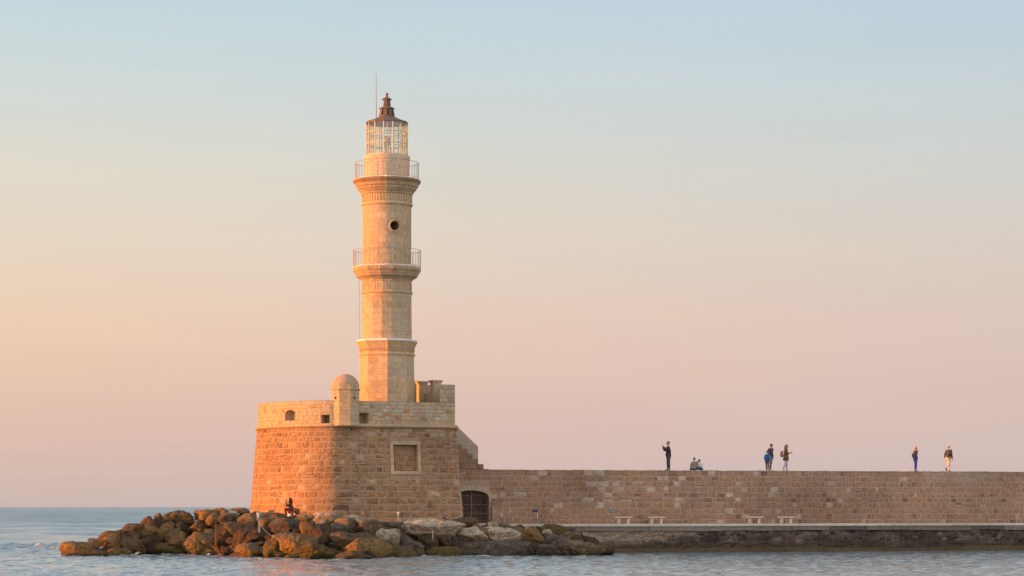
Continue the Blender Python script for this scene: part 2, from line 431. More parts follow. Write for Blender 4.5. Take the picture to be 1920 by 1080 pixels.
fort = tag(empty('fort', (-9, 147, 0)), 'rounded stone bastion with sloping brown walls at the foot of the lighthouse', 'fort')
fortL = fort.matrix_basis
def fbuild(mb, name, m, parent=None, **k):
    ox, oy = 9.0, -147.0
    mb.v = [(x + ox, y + oy, z) for x, y, z in mb.v]
    return mb.build(name, m, fort if parent is None else parent, **k)

def base_col(rng, s, z):
    c = shade(rng, BASE_C, 0.17, 0.06)
    r = rng.random()
    if r < 0.05: c = shade(rng, (0.42, 0.30, 0.19), 0.12)
    elif r < 0.13: c = shade(rng, (0.19, 0.105, 0.06), 0.15)
    elif r < 0.20: c = shade(rng, (0.36, 0.18, 0.07), 0.1)
    if z > ZC - 0.75 and rng.random() < 0.3 and s < 6: c = shade(rng, (0.42, 0.31, 0.20), 0.1)
    return c
mb = MB(); mort = MB()
wx0, wx1 = s_at(782.5, 6.0), s_at(737, 6.0)
wz0, wz1 = z_at(883.5, 141.9), z_at(834, 141.9)
BW = (wx0, wx1, wz0, wz1); FR = 0.19
BWo = (wx0 - FR, wx1 + FR, wz0 - FR, wz1 + FR)
zs = courses(ZB, ZC, 0.34, 4, 0.12)
zlo = courses(ZB, 4.05, 0.40, 16, 0.12); zup = courses(4.05, ZC, 0.325, 17, 0.14)
stones(mb, P_base, 0.0, S_FRONT, zlo, 0.36, 0.95, 0.07, 0.03, base_col, 11, holes=[BWo], rough=0.75, split=0.10)
stones(mb, P_base, 0.0, S_FRONT, zup, 0.24, 0.66, 0.055, 0.03, base_col, 13, holes=[BWo], rough=0.75, split=0.14)
stones(mb, P_base, S_FRONT, S_END, zs[::1], 0.6, 1.1, 0.06, 0.03, base_col, 12, breaks=(PS[-20],))
wallgrid(mort, P_base, PS[:-1] + [S_END - 1e-5], np.linspace(ZB, ZC, 14), [BW], MORT_C, 0.0)
mb.add(mort.v, mort.f); mb.c[-len(mort.f):] = mort.c
fbuild(mb, 'bastion_wall', M_BASE)
# blind window: pale frame stones and a recessed brick panel
mb = MB(); fs_ = random.Random(5)
def slabset(a0, a1, b0, b1, n, vertical):
    for i in range(n):
        c = shade(fs_, (0.46, 0.34, 0.215), 0.1)
        if vertical: u0, u1, v0, v1 = a0, a1, lerp(b0, b1, i / n) + .006, lerp(b0, b1, (i + 1) / n) - .006
        else: u0, u1, v0, v1 = lerp(a0, a1, i / n) + .006, lerp(a0, a1, (i + 1) / n) - .006, b0, b1
        vs = [P_base(u, v, o) for o in (-0.3, 0.06) for u, v in ((u0, v0), (u1, v0), (u1, v1), (u0, v1))]
        mb.add(vs, [(0, 1, 2, 3), (4, 7, 6, 5), (0, 4, 5, 1), (1, 5, 6, 2), (2, 6, 7, 3), (3, 7, 4, 0)], c)
slabset(wx0 - FR, wx0, wz0, wz1, 4, True); slabset(wx1, wx1 + FR, wz0, wz1, 4, True)
slabset(wx0 - FR, wx1 + FR, wz0 - FR, wz0, 4, False); slabset(wx0 - FR, wx1 + FR, wz1, wz1 + FR, 3, False)
bw = fbuild(mb, 'blind_window_frame', M_PAR)
mb = MB()
stones(mb, lambda s, z, o=0.0: P_base(s, z, o - 0.22), wx0, wx1, courses(wz0, wz1, 0.29, 3), 0.3, 0.6, 0.04, 0.02, lambda r, s, z: shade(r, (0.27, 0.15, 0.072), 0.16), 8)
wallgrid(mb, P_base, [wx0, wx1], [wz0, wz1], (), (0.30, 0.19, 0.11), -0.225)
fbuild(mb, 'blind_panel', M_BASE, bw)
# string course
mb = MB()
mb.tube([P_base(s, ZC + 0.03, 0.05) for s in PS[:-1]], 0.12, 10, (0.44, 0.32, 0.205), closed=True)
fbuild(mb, 'string_course', M_PAR)
# parapet
ZP = 8.90; ZT = 7.6; ZH = 9.97
mb = MB()
sA0, sA1 = s_at(553.5), s_at(534); sR0, sR1 = s_at(617.5), s_at(602); sX0, sX1 = s_at(691.5), s_at(673)
def zz(y, s): return z_at(y, plan(s)[0].y)
H1 = (sA0, sA1, zz(788.6, sA0), zz(768, sA0)); H2 = (sR0, sR1, zz(796.0, sR0), zz(777.5, sR0)); H3 = (sX0, sX1, zz(795.5, sX0), zz(774, sX0))
sH = s_at(825)
def par_col(rng, s, z):
    c = shade(rng, PAR_C, 0.07, 0.03); r = rng.random()
    if s < 5 and r < 0.07 and z < 8.5: c = shade(rng, (0.42, 0.22, 0.10), 0.12)
    elif s < 5 and r < 0.30: c = shade(rng, (0.50, 0.42, 0.31), 0.08)
    elif r < 0.08: c = shade(rng, (0.36, 0.24, 0.14), 0.1)
    return c
zs = courses(ZC + 0.12, ZP, 0.235, 6, 0.1)
stones(mb, P_par, 0.0, S_FRONT, zs, 0.3, 0.7, 0.022, 0.014, par_col, 21, holes=[H1, H2, H3], rough=0.5, split=0.06)
stones(mb, P_par, S_FRONT, S_END, zs, 0.5, 0.9, 0.022, 0.012, par_col, 22, breaks=(PS[-20],))
wallgrid(mb, P_par, PS[:-1] + [S_END - 1e-5], np.linspace(ZC, ZP, 6), [H1, H2, H3], PARM_C, 0.0)
niche(mb, P_par, H1, ('arch', 0.24), 0.45, PAR_C, (0.48, 0.36, 0.24), flare=0.12)
niche(mb, P_par, H2, ('rect',), 0.62, PAR_C, (0.40, 0.29, 0.19), flare=0.25)
niche(mb, P_par, H3, ('rect',), 0.62, PAR_C, (0.44, 0.33, 0.21), flare=0.35)
pin = lambda s, z, o=0.0: P_par(s, z, o - 0.68)
wallgrid(mb, pin, PS[:-1] + [S_END - 1e-5], [ZT - .05, ZP], (), PARM_C, 0.0)
for i in range(NP):          # top of the parapet and the terrace floor
    a, b = PS[i], (PS[i + 1] if i + 1 < NP else S_END - 1e-5)
    mb.quad(P_par(a, ZP + .003, 0.014), P_par(b, ZP + .003, 0.014), pin(b, ZP + .003), pin(a, ZP + .003), PAR_C)
fbuild(mb, 'parapet', M_PAR)
mb = MB(); mb.add([P_par(s, ZT, -0.2) for s in PS[:-1]], [tuple(range(NP))], (0.4, 0.3, 0.2)); fbuild(mb, 'terrace', M_PAR)
# raised corner of the parapet on the right and the wall of the stair head behind it
mb = MB()
zs2 = courses(ZP + 0.006, ZH, 0.255, 9, 0.1)
stones(mb, P_par, 0.0, sH, zs2, 0.22, 0.5, 0.02, 0.014, lambda r, s, z: shade(r, (0.42, 0.325, 0.225), 0.16), 31)
wallgrid(mb, P_par, np.linspace(0, sH, 8), [ZP + .004, ZH - .01], (), PARM_C)
q0, q1 = P_par(0, 0), P_par(sH, 0); n1_ = plan(sH)[1]
b0 = (q0.x - .37, q0.y + 11.6); b1 = (q0.x - 0.92, q0.y + 11.6)
top = [(q0.x - .01, q0.y + .01), b0, b1, (q0.x - .55, q0.y + .45), (q1.x + .3, q1.y + .55), (q1.x + .005, q1.y + .01)]
mb.prism(top, ZP + 0.004, ZH - 0.012, PAR_C)
fbuild(mb, 'raised_parapet', M_PAR)
mb = MB()
bk = [Vector((-3.9, 147.2)), Vector((-5.62, 147.2)), Vector((-5.92, 148.5)), Vector((-5.92, 150.5))]
def P_bk(s, z, off=0.0):
    i = 0
    for i in range(3):
        L = (bk[i + 1] - bk[i]).length
        if s <= L or i == 2: break
        s -= L
    d = (bk[i + 1] - bk[i]).normalized(); p = bk[i] + d * s + Vector((-d.y, d.x)) * off
    return Vector((p.x, p.y, z))
L1 = (bk[1] - bk[0]).length; L2 = L1 + (bk[2] - bk[1]).length; L3 = L2 + 2
zbk = 2.75 + 229.5 * 147.2 / F
stones(mb, P_bk, 0, L3, courses(ZT, zbk, 0.26, 5), 0.25, 0.6, 0.02, 0.014, lambda r, s, z: shade(r, (0.50, 0.39, 0.27), 0.12), 33, breaks=(L1, L2))
wallgrid(mb, P_bk, [0, L1 - 1e-4, L1 + 1e-4, L2 - 1e-4, L2 + 1e-4, L3], [ZT, zbk], (), PARM_C)
mb.prism([(bk[0].x, bk[0].y + .01), (bk[0].x, 150.5), (bk[3].x + .01, 150.5), (bk[2].x + .01, bk[2].y), (bk[1].x, bk[1].y + .01)], ZT, zbk + .004, PAR_C)
fbuild(mb, 'stair_head_wall', M_PAR)
# gate pillars with flared capitals, and the little barred gate between them
def pillar(x0, x1, ytop, D, parent=None):
    mb = MB(); c = at((x0 + x1) / 2, 755, D); hw = (x1 - x0) / 2 * D / F; zt = z_at(ytop, D)
    M = Matrix.Translation((c.x, c.y, 0)) @ Matrix.Rotation(R(24), 4, 'Z')
    a = hw / 1.31
    mb.box((-a, -a, ZT), (a, a, zt - 0.32), (0.45, 0.34, 0.225), M=M)
    prof = [(a, zt - .32), (a * 1.02, zt - .24), (a * 1.10, zt - .16), (a * 1.25, zt - .09), (a * 1.36, zt - .06), (a * 1.36, zt)]
    mb.lathe([(r * 1.4142, z) for r, z in prof], 4, (c.x, c.y), R(45 + 24), (0.46, 0.35, 0.23))
    return fbuild(mb, 'gate_pillar', M_PAR)
pillar(781, 801, 715, 146.2); pillar(807, 827, 713, 144.9); pillar(764, 781, 714, 147.0)
mb = MB(); g0 = at(794, 755, 146.1); g1 = at(811, 755, 145.2)
for i in range(9):
    p = g0.lerp(g1, i / 8); mb.tube([(p.x, p.y, ZT), (p.x, p.y, 9.55)], 0.016 if 0 < i < 8 else 0.035, 6)
for z in (8.3, 9.5): mb.tube([(g0.x, g0.y, z), (g1.x, g1.y, z)], 0.02, 6)
fbuild(mb, 'barred_gate', M_RAIL)
# sentry turret on the bend of the parapet
TC = Vector((at(647, 0, 140.0).x, 140.45))
TR = 0.835; TPH = math.atan2(-TC.y, -TC.x) + R(19)
tv = [Vector((TC.x + TR * math.cos(TPH - k * math.pi / 4), TC.y + TR * math.sin(TPH - k * math.pi / 4))) for k in range(9)]
SL = (tv[1] - tv[0]).length
def P_tur(s, z, off=0.0):
    i = min(7, max(0, int(s / SL))); t = (s - i * SL) / SL
    d = (tv[i + 1] - tv[i]).normalized(); p = tv[i].lerp(tv[i + 1], t) + Vector((-d.y, d.x)) * off
    return Vector((p.x, p.y, z))

mb = MB(); zt0, zt1 = 7.50, 9.83
hz = z_at(746, 139.8)
HT1 = (SL * 1.5 - .1, SL * 1.5 + .1, hz - .1, hz + .1); HT2 = (SL * 7.5 - .1, SL * 7.5 + .1, hz - .1, hz + .1)
stones(mb, P_tur, 0, SL * 8 - 1e-4, courses(zt0, zt1, 0.25, 2), 0.25, 0.55, 0.016, 0.008, lambda r, s, z: shade(r, (0.47, 0.35, 0.225), 0.10), 41, holes=[HT1, HT2], breaks=[SL * k for k in range(1, 8)])
wallgrid(mb, P_tur, [SL * k + e for k in range(8) for e in (1e-4, SL - 1e-4)], [zt0, zt1], [HT1, HT2], PARM_C)
for h in (HT1, HT2): niche(mb, P_tur, h, ('circle', 0.078), 0.5, PAR_C, (0.30, 0.22, 0.15), plate=0.01, nseg=16)
mb.add([(v.x, v.y, zt1 - .004) for v in tv[:8]], [tuple(range(8))], PAR_C)
tur = fbuild(mb, 'sentry_turret', M_PAR)
mb = MB(); rr = TR
mb.lathe([(rr, 9.46), (rr + .05, 9.50), (rr + .085, 9.55), (rr + .06, 9.60), (rr, 9.62)], 8, TC, TPH, (0.47, 0.35, 0.225), cap=False)
fbuild(mb, 'turret_moulding', M_PAR, tur); mb = MB()
mb.lathe([(rr, 7.46), (rr + .10, 7.44), (rr + .10, 7.56), (rr, 7.62)], 8, TC, TPH, (0.45, 0.33, 0.21), cap=False)
fbuild(mb, 'turret_moulding', M_PAR, tur)
mb = MB()
mb.lathe([(0.795 * math.cos(a), 9.645 + 0.80 * math.sin(a)) for a in np.linspace(-0.05, math.pi / 2 - 0.02, 18)], 40, TC, 0, (0.40, 0.27, 0.185), smooth=True)
fbuild(mb, 'turret_dome', M_DOME, tur)
# small dark plaque on the wall
mb = MB(); ps = s_at(805.5, 2.9)
vs = [P_base(ps + a, 2.9 + b, o) for o in (0.02, 0.075) for a, b in ((.1, -.13), (-.1, -.13), (-.1, .13), (.1, .13))]
mb.add(vs, [(4, 5, 6, 7), (0, 1, 5, 4), (1, 2, 6, 5), (2, 3, 7, 6), (3, 0, 4, 7)], (1, 1, 1)); fbuild(mb, 'plaque', simple('plaque_bronze', (0.13, 0.085, 0.09), .5))

# ------------------------------------------------------------------ the lighthouse
LX, LY = at(725.5, 0, 144.0).x, 144.0; PPM = F / LY
def zt(y): return EYE + (HOR - y) / PPM
FACE = math.atan2(-LY, -LX)
PH8 = FACE + R(1.7); PH16 = FACE + R(11.25)
lh = tag(empty('lighthouse', (LX, LY, 0)), 'tall cream stone lighthouse tower with two railed galleries and a glazed lantern', 'lighthouse')
def lbuild(mb, name, m, parent=None, **k):
    mb.v = [(x - LX, y - LY, z) for x, y, z in mb.v]
    return mb.build(name, m, lh if parent is None else parent, **k)
TOW_C = (0.49, 0.37, 0.245)
def tow_col(rng, s, z):
    c = shade(rng, TOW_C, 0.05, 0.025); r = rng.random()
    if r < 0.04: c = shade(rng, (0.46, 0.29, 0.15), 0.08)
    elif r < 0.12: c = shade(rng, (0.53, 0.405, 0.265), 0.05)
    elif r < 0.18: c = shade(rng, (0.44, 0.315, 0.19), 0.07)
    return c
def poly_P(n, phase, r0, r1, za, zb):
    def P(s, z, off=0.0):
        r = lerp(r0, r1, (z - za) / (zb - za)); i = int(math.floor(s)); t = s - i
        a0 = phase - i * 2 * math.pi / n; a1 = a0 - 2 * math.pi / n
        p = Vector((LX + r * math.cos(a0), LY + r * math.sin(a0))).lerp(Vector((LX + r * math.cos(a1), LY + r * math.sin(a1))), t)
        am = (a0 + a1) / 2; p += Vector((math.cos(am), math.sin(am))) * off
        return Vector((p.x, p.y, z))
    return P
def shaft(name, n, phase, r0, r1, za, zb, seed, hc=0.30, wlen=0.55, holes=(), extra=None, col=tow_col, mats=M_TOW, joint=0.012, proud=0.006):
    mb = MB(); P = poly_P(n, phase, r0, r1, za, zb); side = 2 * r0 * math.sin(math.pi / n)
    br = list(range(1, n)) if n <= 16 else ()
    # blocks are laid in metres along the sides
    Pm = lambda s, z, off=0.0: P(s / side, z, off)
    stones(mb, Pm, 0, side * n - 1e-4, courses(za, zb, hc, seed), wlen * .6, wlen * 1.3, joint, proud, col, seed, [tuple((h[0], h[1], h[2], h[3])) for h in holes], [side * k for k in br], rough=0.35)
    sv = [side * k + e for k in range(n) for e in (1e-4, side - 1e-4)] if n <= 16 else [side * k for k in range(n)] + [side * n - 1e-4]
    wallgrid(mb, Pm, sv, [za, zb], holes, (0.42, 0.31, 0.20))
    if extra: extra(mb, Pm, side)
    return lbuild(mb, name, mats)
px = 1 / PPM
shaft('octagonal_base', 8, PH8, 52.2 * px, 50.6 * px, ZT - .05, zt(652), 51, 0.33, 0.6)
shaft('middle_shaft', 16, PH16, 47.2 * px, 46.4 * px, zt(641), zt(521), 52, 0.31, 0.5)
N3 = 64; side3 = 2 * 45.6 * px * math.sin(math.pi / N3)
ang = math.asin(14.7 / 45.5); PH64 = FACE + math.pi      # seam on the far side
sc3 = ((PH64 - (FACE + ang)) / (2 * math.pi) * N3) * side3; zc3 = zt(428)
HP = (sc3 - .42, sc3 + .42, zc3 - .42, zc3 + .42)
def up_col(rng, s, z):
    c = tow_col(rng, s, z)
    if z > zt(413): c = shade(rng, (0.52, 0.385, 0.25), 0.05, 0.03)
    return c
shaft('upper_shaft', N3, PH64, 45.6 * px, 45.6 * px, zt(503), zt(384), 53, 0.33, 0.6, [HP], lambda mb, P, sd: niche(mb, P, HP, ('circle', 0.265), 0.7, (0.46, 0.32, 0.19), (0.20, 0.14, 0.10), plate=0.012), col=up_col, joint=0.012, proud=0.006)
mb = MB(); Pu = poly_P(N3, PH64, 45.6 * px, 45.6 * px, 0, 1)
mb.tube([Pu((sc3 + .33 * math.cos(a)) / side3, zc3 + .33 * math.sin(a), 0.015) for a in np.linspace(0, 2 * math.pi, 33)[:-1]], 0.05, 8, (0.48, 0.33, 0.19), closed=True)
lbuild(mb, 'porthole_ring', M_TOW)
C = (LX, LY)
def mould(name, prof, n, phase, mats=M_CORN, col=(0.49, 0.35, 0.21), smooth=False):
    mb = MB(); mb.lathe([(r * px, zt(y)) for r, y in prof], n, C, phase, col, smooth=smooth, cap=False); return lbuild(mb, name, mats)
# lower cornice
mould('lower_cornice', [(51, 669), (52.6, 667.5), (53.4, 665.5), (52.4, 663.5), (51, 663), (51, 655), (52, 654), (53, 651), (54.2, 649), (55.5, 645.5), (57.2, 643), (57.6, 640.6), (45, 640)], 8, PH8, M_TOW)
mould('shaft_band', [(47, 552.5), (48.4, 551.5), (49.2, 549.5), (48.2, 547.5), (46.5, 547)], 16, PH16, M_TOW)
mould('shaft_band', [(47, 624), (47.6, 623), (47.6, 621), (47, 620)], 16, PH16, M_TOW)
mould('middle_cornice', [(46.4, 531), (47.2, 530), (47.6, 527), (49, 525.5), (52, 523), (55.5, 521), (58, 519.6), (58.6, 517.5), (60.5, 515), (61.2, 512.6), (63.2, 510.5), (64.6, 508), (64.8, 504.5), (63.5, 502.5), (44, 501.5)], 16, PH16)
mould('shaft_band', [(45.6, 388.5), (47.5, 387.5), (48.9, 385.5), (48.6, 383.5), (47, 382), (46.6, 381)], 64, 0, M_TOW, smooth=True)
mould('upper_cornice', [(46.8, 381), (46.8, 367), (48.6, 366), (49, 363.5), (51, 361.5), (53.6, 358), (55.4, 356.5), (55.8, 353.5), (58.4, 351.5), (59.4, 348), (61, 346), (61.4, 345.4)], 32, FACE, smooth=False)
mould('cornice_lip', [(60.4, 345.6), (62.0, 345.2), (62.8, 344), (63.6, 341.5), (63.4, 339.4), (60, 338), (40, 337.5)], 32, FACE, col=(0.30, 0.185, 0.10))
# dentils and flutes of the friezes
def dentils(name, r, y0, y1, n, w, d, phase=0.0, m=M_TOW, col=(0.5, 0.365, 0.225)):
    mb = MB()
    for k in range(n):
        a = phase + 2 * math.pi * k / n
        M = Matrix.Translation((LX, LY, 0)) @ Matrix.Rotation(a, 4, 'Z')
        mb.box((r * px - .02, -w / 2, zt(y0)), (r * px + d, w / 2, zt(y1)), col, M=M)
    return lbuild(mb, name, m)
dentils('frieze', 46.8, 380, 368, 52, 0.10, 0.02)
dentils('frieze', 46.2, 545.5, 532, 52, 0.085, 0.018)
mb = MB(); P8 = poly_P(8, PH8, 50.8 * px, 50.8 * px, 0, 1)
for k in range(8):
    for j in range(12):
        t0 = (j + .2) / 12; t1 = (j + .75) / 12
        vs = [P8(k + t, z, o) for o in (-.02, .05) for t, z in ((t0, zt(660)), (t1, zt(660)), (t1, zt(655.4)), (t0, zt(655.4)))]
        mb.add(vs, [(4, 5, 6, 7), (0, 1, 5, 4), (1, 2, 6, 5), (2, 3, 7, 6), (3, 0, 4, 7)], (0.47, 0.33, 0.2))
lbuild(mb, 'frieze', M_TOW)
# white flashing strips on the ledges
def strips(n, phase, r, y, h, gap=0.06):
    for k in range(n):
        P = poly_P(n, phase, r * px, r * px, 0, 1); mb = MB()
        g = gap / (2 * r * px * math.sin(math.pi / n))
        z0, z1 = zt(y), zt(y) + h
        vs = [P(k + t, z, o) for o in (-.14, 0) for t, z in ((g, z0), (1 - g, z0), (1 - g, z1), (g, z1))]
        mb.add(vs, [(0, 3, 2, 1), (4, 5, 6, 7), (0, 1, 5, 4), (1, 2, 6, 5), (2, 3, 7, 6), (3, 0, 4, 7)])
        lbuild(mb, 'flashing_strip', M_BAR)
strips(8, PH8, 57.4, 640.6, 0.085); strips(8, PH8, 64.6, 502.4, 0.075); strips(8, PH8, 61.5, 338.4, 0.065)
# railings
def railing(r, y0, y1, n):
    mb = MB(); z0, z1 = zt(y0), zt(y1)
    for k in range(n):
        a = 2 * math.pi * k / n + 0.05; p = (LX + r * px * math.cos(a), LY + r * px * math.sin(a))
        mb.tube([(p[0], p[1], z0), (p[0], p[1], z1)], 0.008 if k % 6 else 0.014, 5)
    o = lbuild(mb, 'railing', M_RAIL)
    mb = MB(); mb.tube([(LX + r * px * math.cos(a), LY + r * px * math.sin(a), z1) for a in np.linspace(0, 2 * math.pi, 65)[:-1]], 0.013, 6, closed=True)
    mb.tube([(LX + r * px * math.cos(a), LY + r * px * math.sin(a), z0 + .1) for a in np.linspace(0, 2 * math.pi, 65)[:-1]], 0.008, 5, closed=True)
    lbuild(mb, 'handrail', M_RAIL, o)
railing(63.4, 503, 470, 54); railing(59.3, 338, 306, 48)
# drum under the lantern
mb = MB(); mb.lathe([(42.7 * px, zt(338)), (42.7 * px, zt(301.5)), (43.3 * px, zt(301)), (43.3 * px, zt(294.5)), (42.2 * px, zt(293.4)), (30 * px, zt(293))], 64, C, 0, (0.54, 0.42, 0.30), smooth=False, cap=False)
lbuild(mb, 'drum', M_PLAST)
# lantern room
NL = 14; PHL = FACE + R(16.7) ; rl = 38.3 * px
ll = [(LX + rl * math.cos(PHL + 2 * math.pi * k / NL), LY + rl * math.sin(PHL + 2 * math.pi * k / NL)) for k in range(NL)]
zl0, zl1 = zt(293.4), zt(231)
mb = MB()
for p in ll: mb.tube([(p[0], p[1], zl0), (p[0], p[1], zl1)], 0.036, 6)
for z in (zl0 + .04, lerp(zl0, zl1, .36), lerp(zl0, zl1, .70), zl1 - .03): mb.tube([(p[0], p[1], z) for p in ll], 0.028, 6, closed=True)
lr = lbuild(mb, 'lantern_frame', M_FRAME)
mb = MB()
for k in range(NL):
    a, b = Vector(ll[k]), Vector(ll[(k + 1) % NL]); i = (Vector(C) - (a + b) / 2).normalized() * 0.02
    a, b = a + i, b + i
    mb.quad((a.x, a.y, zl0), (b.x, b.y, zl0), (b.x, b.y, zl1), (a.x, a.y, zl1))
lbuild(mb, 'lantern_glazing', M_GLASS, lr)
# inner frame seen through the glass, optic on its stand
mb = MB()
for k in range(7):
    a = 2 * math.pi * k / 7 + .3; p = (LX + rl * .8 * math.cos(a), LY + rl * .8 * math.sin(a)); mb.tube([(p[0], p[1], zl0), (p[0], p[1], zl1)], 0.03, 6)
for z in (lerp(zl0, zl1, .3), lerp(zl0, zl1, .62)): mb.tube([(LX + rl * .8 * math.cos(a), LY + rl * .8 * math.sin(a), z) for a in np.linspace(0, 2 * math.pi, 29)[:-1]], 0.022, 6, closed=True)
lbuild(mb, 'inner_frame', M_FRAME, lr)
mb = MB()
mb.lathe([(.30, zl0), (.30, zl0 + .08), (.10, zl0 + .12), (.08, zl0 + .62), (.2, zl0 + .68), (.2, zl0 + .74)], 12, C)
for k in range(4):
    a = k * math.pi / 2 + .4; mb.tube([(LX + .34 * math.cos(a), LY + .34 * math.sin(a), zl0), (LX + .16 * math.cos(a), LY + .16 * math.sin(a), zl0 + .72)], 0.025, 5)
lamp = lbuild(mb, 'lamp_stand', M_RAIL)
mb = MB(); z0 = zl0 + .74
mb.lathe([(.10, z0), (.19, z0 + .05), (.22, z0 + .2), (.19, z0 + .35), (.10, z0 + .42)], 16, C, smooth=True)
lbuild(mb, 'lamp_optic', M_RED, lamp)
# roof, two-stage ventilator and finial
mb = MB(); mb.lathe([(36 * px, zl1 - .06), (39.6 * px, zl1 - .05), (40.2 * px, zl1 + .02), (38.6 * px, zl1 + .07), (27 * px, zt(225.2)), (15.5 * px, zt(219.4)), (13 * px, zt(218.6))], NL, C, PHL)
roof = lbuild(mb, 'lantern_roof', M_COPPER)
mb = MB(); V8 = PH8 + .1
mb.lathe([(13.5 * px, zt(219.5)), (13.5 * px, zt(216)), (11.4 * px, zt(216)), (11.4 * px, zt(204.5)), (15 * px, zt(204.3)), (14.6 * px, zt(203)), (10.5 * px, zt(201)), (7 * px, zt(199.6)), (6.6 * px, zt(198.6)), (5.6 * px, zt(198)), (5.6 * px, zt(186.6))], 8, C, V8)
for k in range(8):       # raised flaps
    a = V8 + math.pi / 8 + k * math.pi / 4
    M = Matrix.Translation((LX, LY, 0)) @ Matrix.Rotation(a, 4, 'Z')
    for ri, ro, ya, yb, w_ in ((11.8, 14.6, 204.8, 217, .20), (5.7, 7.2, 187.2, 197.6, .11)):
        vs = [M @ Vector((r * px, y, z)) for r, z in ((ri, zt(ya)), (ro, zt(yb))) for y in (-w_ / 2, w_ / 2)]
        vs += [M @ Vector((r * px - .03, y, z)) for r, z in ((ri, zt(ya)), (ro, zt(yb))) for y in (-w_ / 2, w_ / 2)]
        mb.add(vs, [(0, 1, 3, 2), (4, 6, 7, 5), (0, 2, 6, 4), (1, 5, 7, 3), (2, 3, 7, 6), (0, 4, 5, 1)])
vent = lbuild(mb, 'ventilator', M_COPPER, roof)
mb = MB(); mb.lathe([(5.6 * px, zt(187.2)), (9.6 * px, zt(187.4)), (9.2 * px, zt(186)), (5 * px, zt(183)), (2 * px, zt(180.8)), (1.6 * px, zt(179.6))], 8, C, V8)
lbuild(mb, 'ventilator_cap', M_COPPER, roof)
mb = MB(); mb.lathe([(1.4 * px, zt(180.4))] + [(max(.3, 2.9 * math.sin(a)) * px, zt(177.0 + 2.9 * math.cos(a))) for a in np.linspace(.4, math.pi - .1, 10)] + [(.5 * px, zt(173.6)), (.1 * px, zt(172.6))], 12, C, 0, smooth=True)
lbuild(mb, 'finial', M_COPPER, roof)
mb = MB(); a = at(705.2, 225, 144.0)
mb.tube([(a.x, a.y, zt(226)), (a.x, a.y, zt(170)), (a.x, a.y, zt(136))], [0.032, 0.024, 0.012], 6)
lbuild(mb, 'lightning_rod', simple('rod_metal', (0.30, 0.17, 0.12), .5, .2))
mb = MB(); p = at(673.2, 520, 143.9); q = at(674.2, 640, 143.9); mb.tube([at(672.4, 515, 143.9), at(674.0, 540, 143.9), p.lerp(q, .6), q, at(673.5, 645, 143.9)], 0.012, 5)
lbuild(mb, 'earthing_cable', M_CABLE)
# ------------------------------------------------------------------ breakwater wall
WA = Vector((-1.342, 153.0)); WT = Vector((35.44, 9.0)).normalized(); WN = Vector((WT.y, -WT.x))
def u_of(x, A=WA, T=WT):
    k = (x - CX) / F
    return (k * A.y - A.x) / (T.x - k * T.y)
def P_w(s, z, off=0.0):
    p = WA + WT * s + WN * off; return Vector((p.x, p.y, z))
def wz(y, s): return z_at(y, (WA + WT * s).y)
WTOP = 5.10; WBOT = 1.66
def wtop(s): return WTOP
WL_C = (0.325, 0.195, 0.120)
def wall_col(rng, s, z):
    c = shade(rng, WL_C, 0.12, 0.05); r = rng.random(); s1, s2 = u_of(1735), u_of(1868)
    pale = 0.03
    if u_of(1100) < s < u_of(1300) and 2.2 < z < 4.6: pale = 0.20
    elif u_of(1300) < s < u_of(1560): pale = 0.07
    if z > WTOP - 0.72 and s1 < s < s2 - (0.9 if z < WTOP - .35 else 0): return shade(rng, (0.37, 0.275, 0.205), 0.07, 0.03)
    if r < pale: return shade(rng, (0.47, 0.38, 0.30), 0.14)
    if r < pale + 0.10: return shade(rng, (0.35, 0.20, 0.10), 0.12)
    if r < pale + 0.20: return shade(rng, (0.22, 0.135, 0.085), 0.15)
    return c
bw_ = tag(empty('breakwater_wall', (WA.x, WA.y, 0)), 'long brown stone breakwater wall that people walk along, running right from the bastion', 'wall')
def wbuild(mb, name, m, parent=None, **k):
    mb.v = [(x - WA.x, y - WA.y, z) for x, y, z in mb.v]
    return mb.build(name, m, bw_ if parent is None else parent, **k)
UL = u_of(842); UR = 62.0
gu0, gu1 = u_of(851), u_of(916); gz0, gz1 = wz(979.5, gu1), wz(919.5, gu1)
GH = (gu0, gu1, gz0, gz1)
mb = MB()
zs = courses(WBOT, WTOP, 0.33, 14, 0.14)
um = u_of(1300)
stones(mb, P_w, UL, u_of(1935), zs, 0.26, 0.80, 0.042, 0.024, wall_col, 61, holes=[(gu0 - .02, gu1 + .06, gz0, gz1 + .3)], rough=0.75, split=0.10,
       wfun=lambda u: lerp(1.0, 0.70, max(0, min(1, (u - u_of(1250)) / 5))))
stones(mb, P_w, u_of(1935), UR, zs, 0.5, 0.9, 0.06, 0.03, wall_col, 63)
wallgrid(mb, P_w, np.linspace(UL, UR, 60), np.linspace(WBOT - .3, WTOP, 6), [GH], (0.40, 0.29, 0.225))
rng0 = random.Random(64); u = u_of(921)
while u < UR:                            # worn edge stones of slightly different height; pale colour imitates the sunlit edge
    L = rng0.uniform(.35, .9); h = WTOP + rng0.uniform(0.004, .034)
    mb.box((u + .01, -.03 + rng0.uniform(-.015, .015), WTOP - .02), (min(UR, u + L - .01), .36, h), shade(rng0, (0.50, 0.41, 0.32), .10), M=Matrix(((WT.x, -WN.x, 0, WA.x), (WT.y, -WN.y, 0, WA.y), (0, 0, 1, 0), (0, 0, 0, 1))))
    u += L
ns = 60                                  # walkway on top
